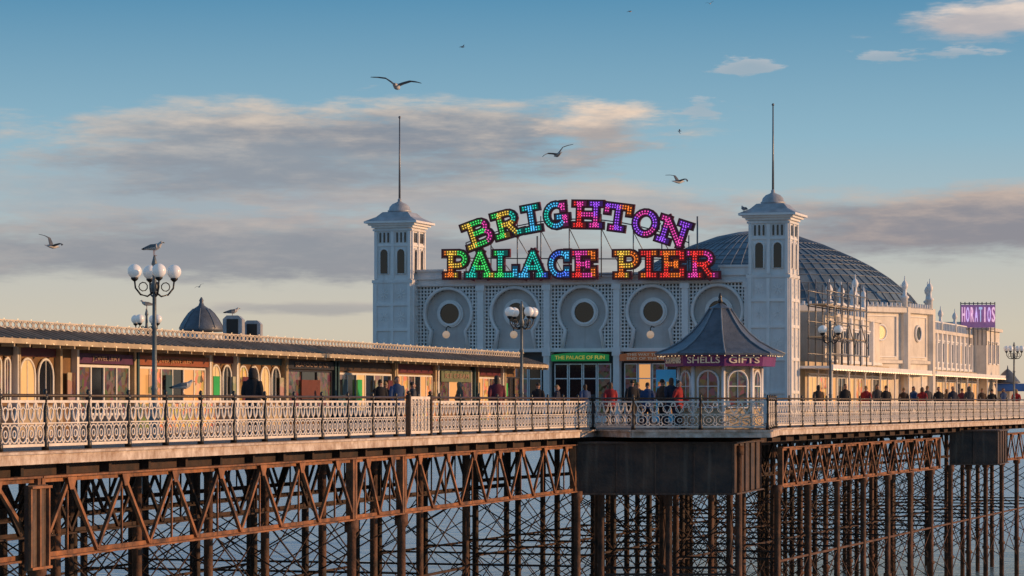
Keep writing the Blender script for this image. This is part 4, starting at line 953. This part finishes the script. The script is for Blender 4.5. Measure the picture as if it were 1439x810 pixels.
# ------------------------------------------------------------------ gulls
m_gw=mat('gull_white',(.55,.53,.5),.7,var=.1,bump=0); m_gg=mat('gull_grey',(.16,.17,.18),.7,var=.2,bump=0); m_gb=mat('gull_black',(.02,.02,.02),.7,bump=0); m_beak=mat('gull_beak',(.5,.28,.03),.5,bump=0); m_gl=mat('gull_leg',(.4,.2,.15),.6,bump=0)
def gull_fly(up,tipz,fold):
    b=MB()
    b.tube([(0,.33,.0),(0,.22,.0),(0,.1,0),(0,-.05,-.01),(0,-.16,.0),(0,-.215,.02),(0,-.26,.025),(0,-.30,.02)],[(.06,.008),(.045,.03),(.07,.06),(.078,.07),(.055,.055),(.04,.042),(.038,.038),(.015,.015)],12)
    for s in (-1,1):
        b.tube([(s*.03,.0,.02),(s*.16,-.02,.02+up*.5),(s*.32,-.05,.02+up),(s*.5,.0+fold*.3,.02+up*.6+tipz*.5),(s*.66,.08+fold,.02+tipz)],[(.10,.03),(.095,.02),(.08,.014),(.055,.011),(.012,.009)],10,side=(0,1,0))
    return bake(b,'seagull',.011,[m_gw,m_gg,m_gb],lambda c:2 if abs(c.x)>.55 else (1 if (abs(c.x)>.09 or (c.z>.03 and c.y>-.1)) else 0),2)
def gull_perch():
    b=MB()
    b.tube([(0,.30,.14),(0,.2,.165),(0,.08,.185),(0,-.04,.20),(0,-.12,.235),(0,-.155,.285),(0,-.185,.305),(0,-.215,.30)],[(.02,.008),(.04,.03),(.065,.06),(.078,.08),(.058,.06),(.038,.038),(.038,.036),(.014,.014)],12)
    for s in (-1,1): b.tube([(s*.06,-.09,.22),(s*.07,.05,.21),(s*.045,.2,.18),(s*.02,.33,.155)],[(.03,.05),(.02,.06),(.018,.035),(.008,.01)],8,side=(1,0,0))
    return bake(b,'seagull',.010,[m_gw,m_gg,m_gb],lambda c:2 if c.y>.25 else (1 if (c.y>-.07 and c.z>.19-.15*c.y) else 0),2)
G1=gull_fly(.16,.10,.06);G2=gull_fly(.10,-.10,.16);G3=gull_fly(.2,.2,.1);GP=gull_perch()
bk=MB().tube([(0,-.29,.02),(0,-.33,.017),(0,-.355,.005)],[.013,.01,.004],6).mesh('beak',m_beak)
bkp=MB().tube([(0,-.205,.30),(0,-.24,.295),(0,-.262,.285)],[.012,.009,.004],6).mesh('beak',m_beak)
LG=[]
for s in (-1,1):
    lg=MB()
    lg.tube([(s*.03,.0,.15),(s*.03,.012,.07),(s*.03,.0,.004)],[.012,.007,.007],6)
    for a in (-.5,0,.5): lg.tube([(s*.03,0,.006),(s*.03+.05*math.sin(a),-.05*math.cos(a),.005)],[.007,.004],5)
    LG.append(lg.mesh('leg',m_gl))
def gull(me,px,py,Y,rx,ry,rz,label,perch=False,k=1.,pos=None):
    o=bpy.data.objects.new('seagull',me);COL.objects.link(o)
    o.location=pos if pos else (wx(px,Y),Y,DECK+wz(py,Y)); o.rotation_euler=[math.radians(v) for v in (rx,ry,rz)]; o.scale=(k,k,k)
    tag(o,label,'seagull','seagulls on and above the pier')
    p=bpy.data.objects.new('beak',bkp if perch else bk);COL.objects.link(p);p.parent=o
    if perch:
        for l in LG: p=bpy.data.objects.new('leg',l);COL.objects.link(p);p.parent=o
gull(G1,557,121,69,8,-8,168,'largest flying gull, wings spread, upper middle of the sky')
gull(G1,784,217,98,10,22,205,'gull with drooping wings flying above the big sign letters')
gull(G1,953,255,110,0,-15,130,'gull flying left of the right flagpole')
gull(G3,73,346,98,5,-20,140,'gull flying at the far left above the shop roof')
for i,(px,py,Y,lab) in enumerate(((650,66,330,'tiny distant gull high above the left flagpole'),(885,16,400,'tiny distant gull at the top, right of centre'),(998,5,400,'tiny distant gull touching the top edge of the sky'),(280,403,330,'tiny distant gull just above the dark cupola'),(955,184,420,'tiny distant gull over the middle right sky'))):
    gull((G1,G2,G3)[i%3],px,py,Y,0,15*i-20,60+50*i,lab)
l0=LP[0].location
gull(GP,0,0,0,0,0,70,'gull perched on top of the nearest lamp',True,1.,(l0.x,l0.y,l0.z+4.29))
l4=LP[4].location
gull(GP,0,0,0,0,0,-70,'gull perched on the lamp behind the shop roof',True,1.,(l4.x,l4.y,l4.z+4.29))
v=L.pt(L.sx(327,10.9),10.9); gull(GP,0,0,0,0,0,100,'gull perched on the ventilation box of the shop roof',True,1.,(v.x,v.y,DECK+wz(443,L.Y(L.sx(313,10.5),10.5))+.0))
h=L.pt(L.sx(258,0),0,1.105); gull(GP,0,0,0,0,0,95,'gull perched on the near railing below the orange sign',True,1.,h)
c=PF.pt(xtr-1.1,-.75-.2,9.56); gull(GP,0,0,0,0,0,200,'gull perched on the cornice of the right tower',True,1.1,c)
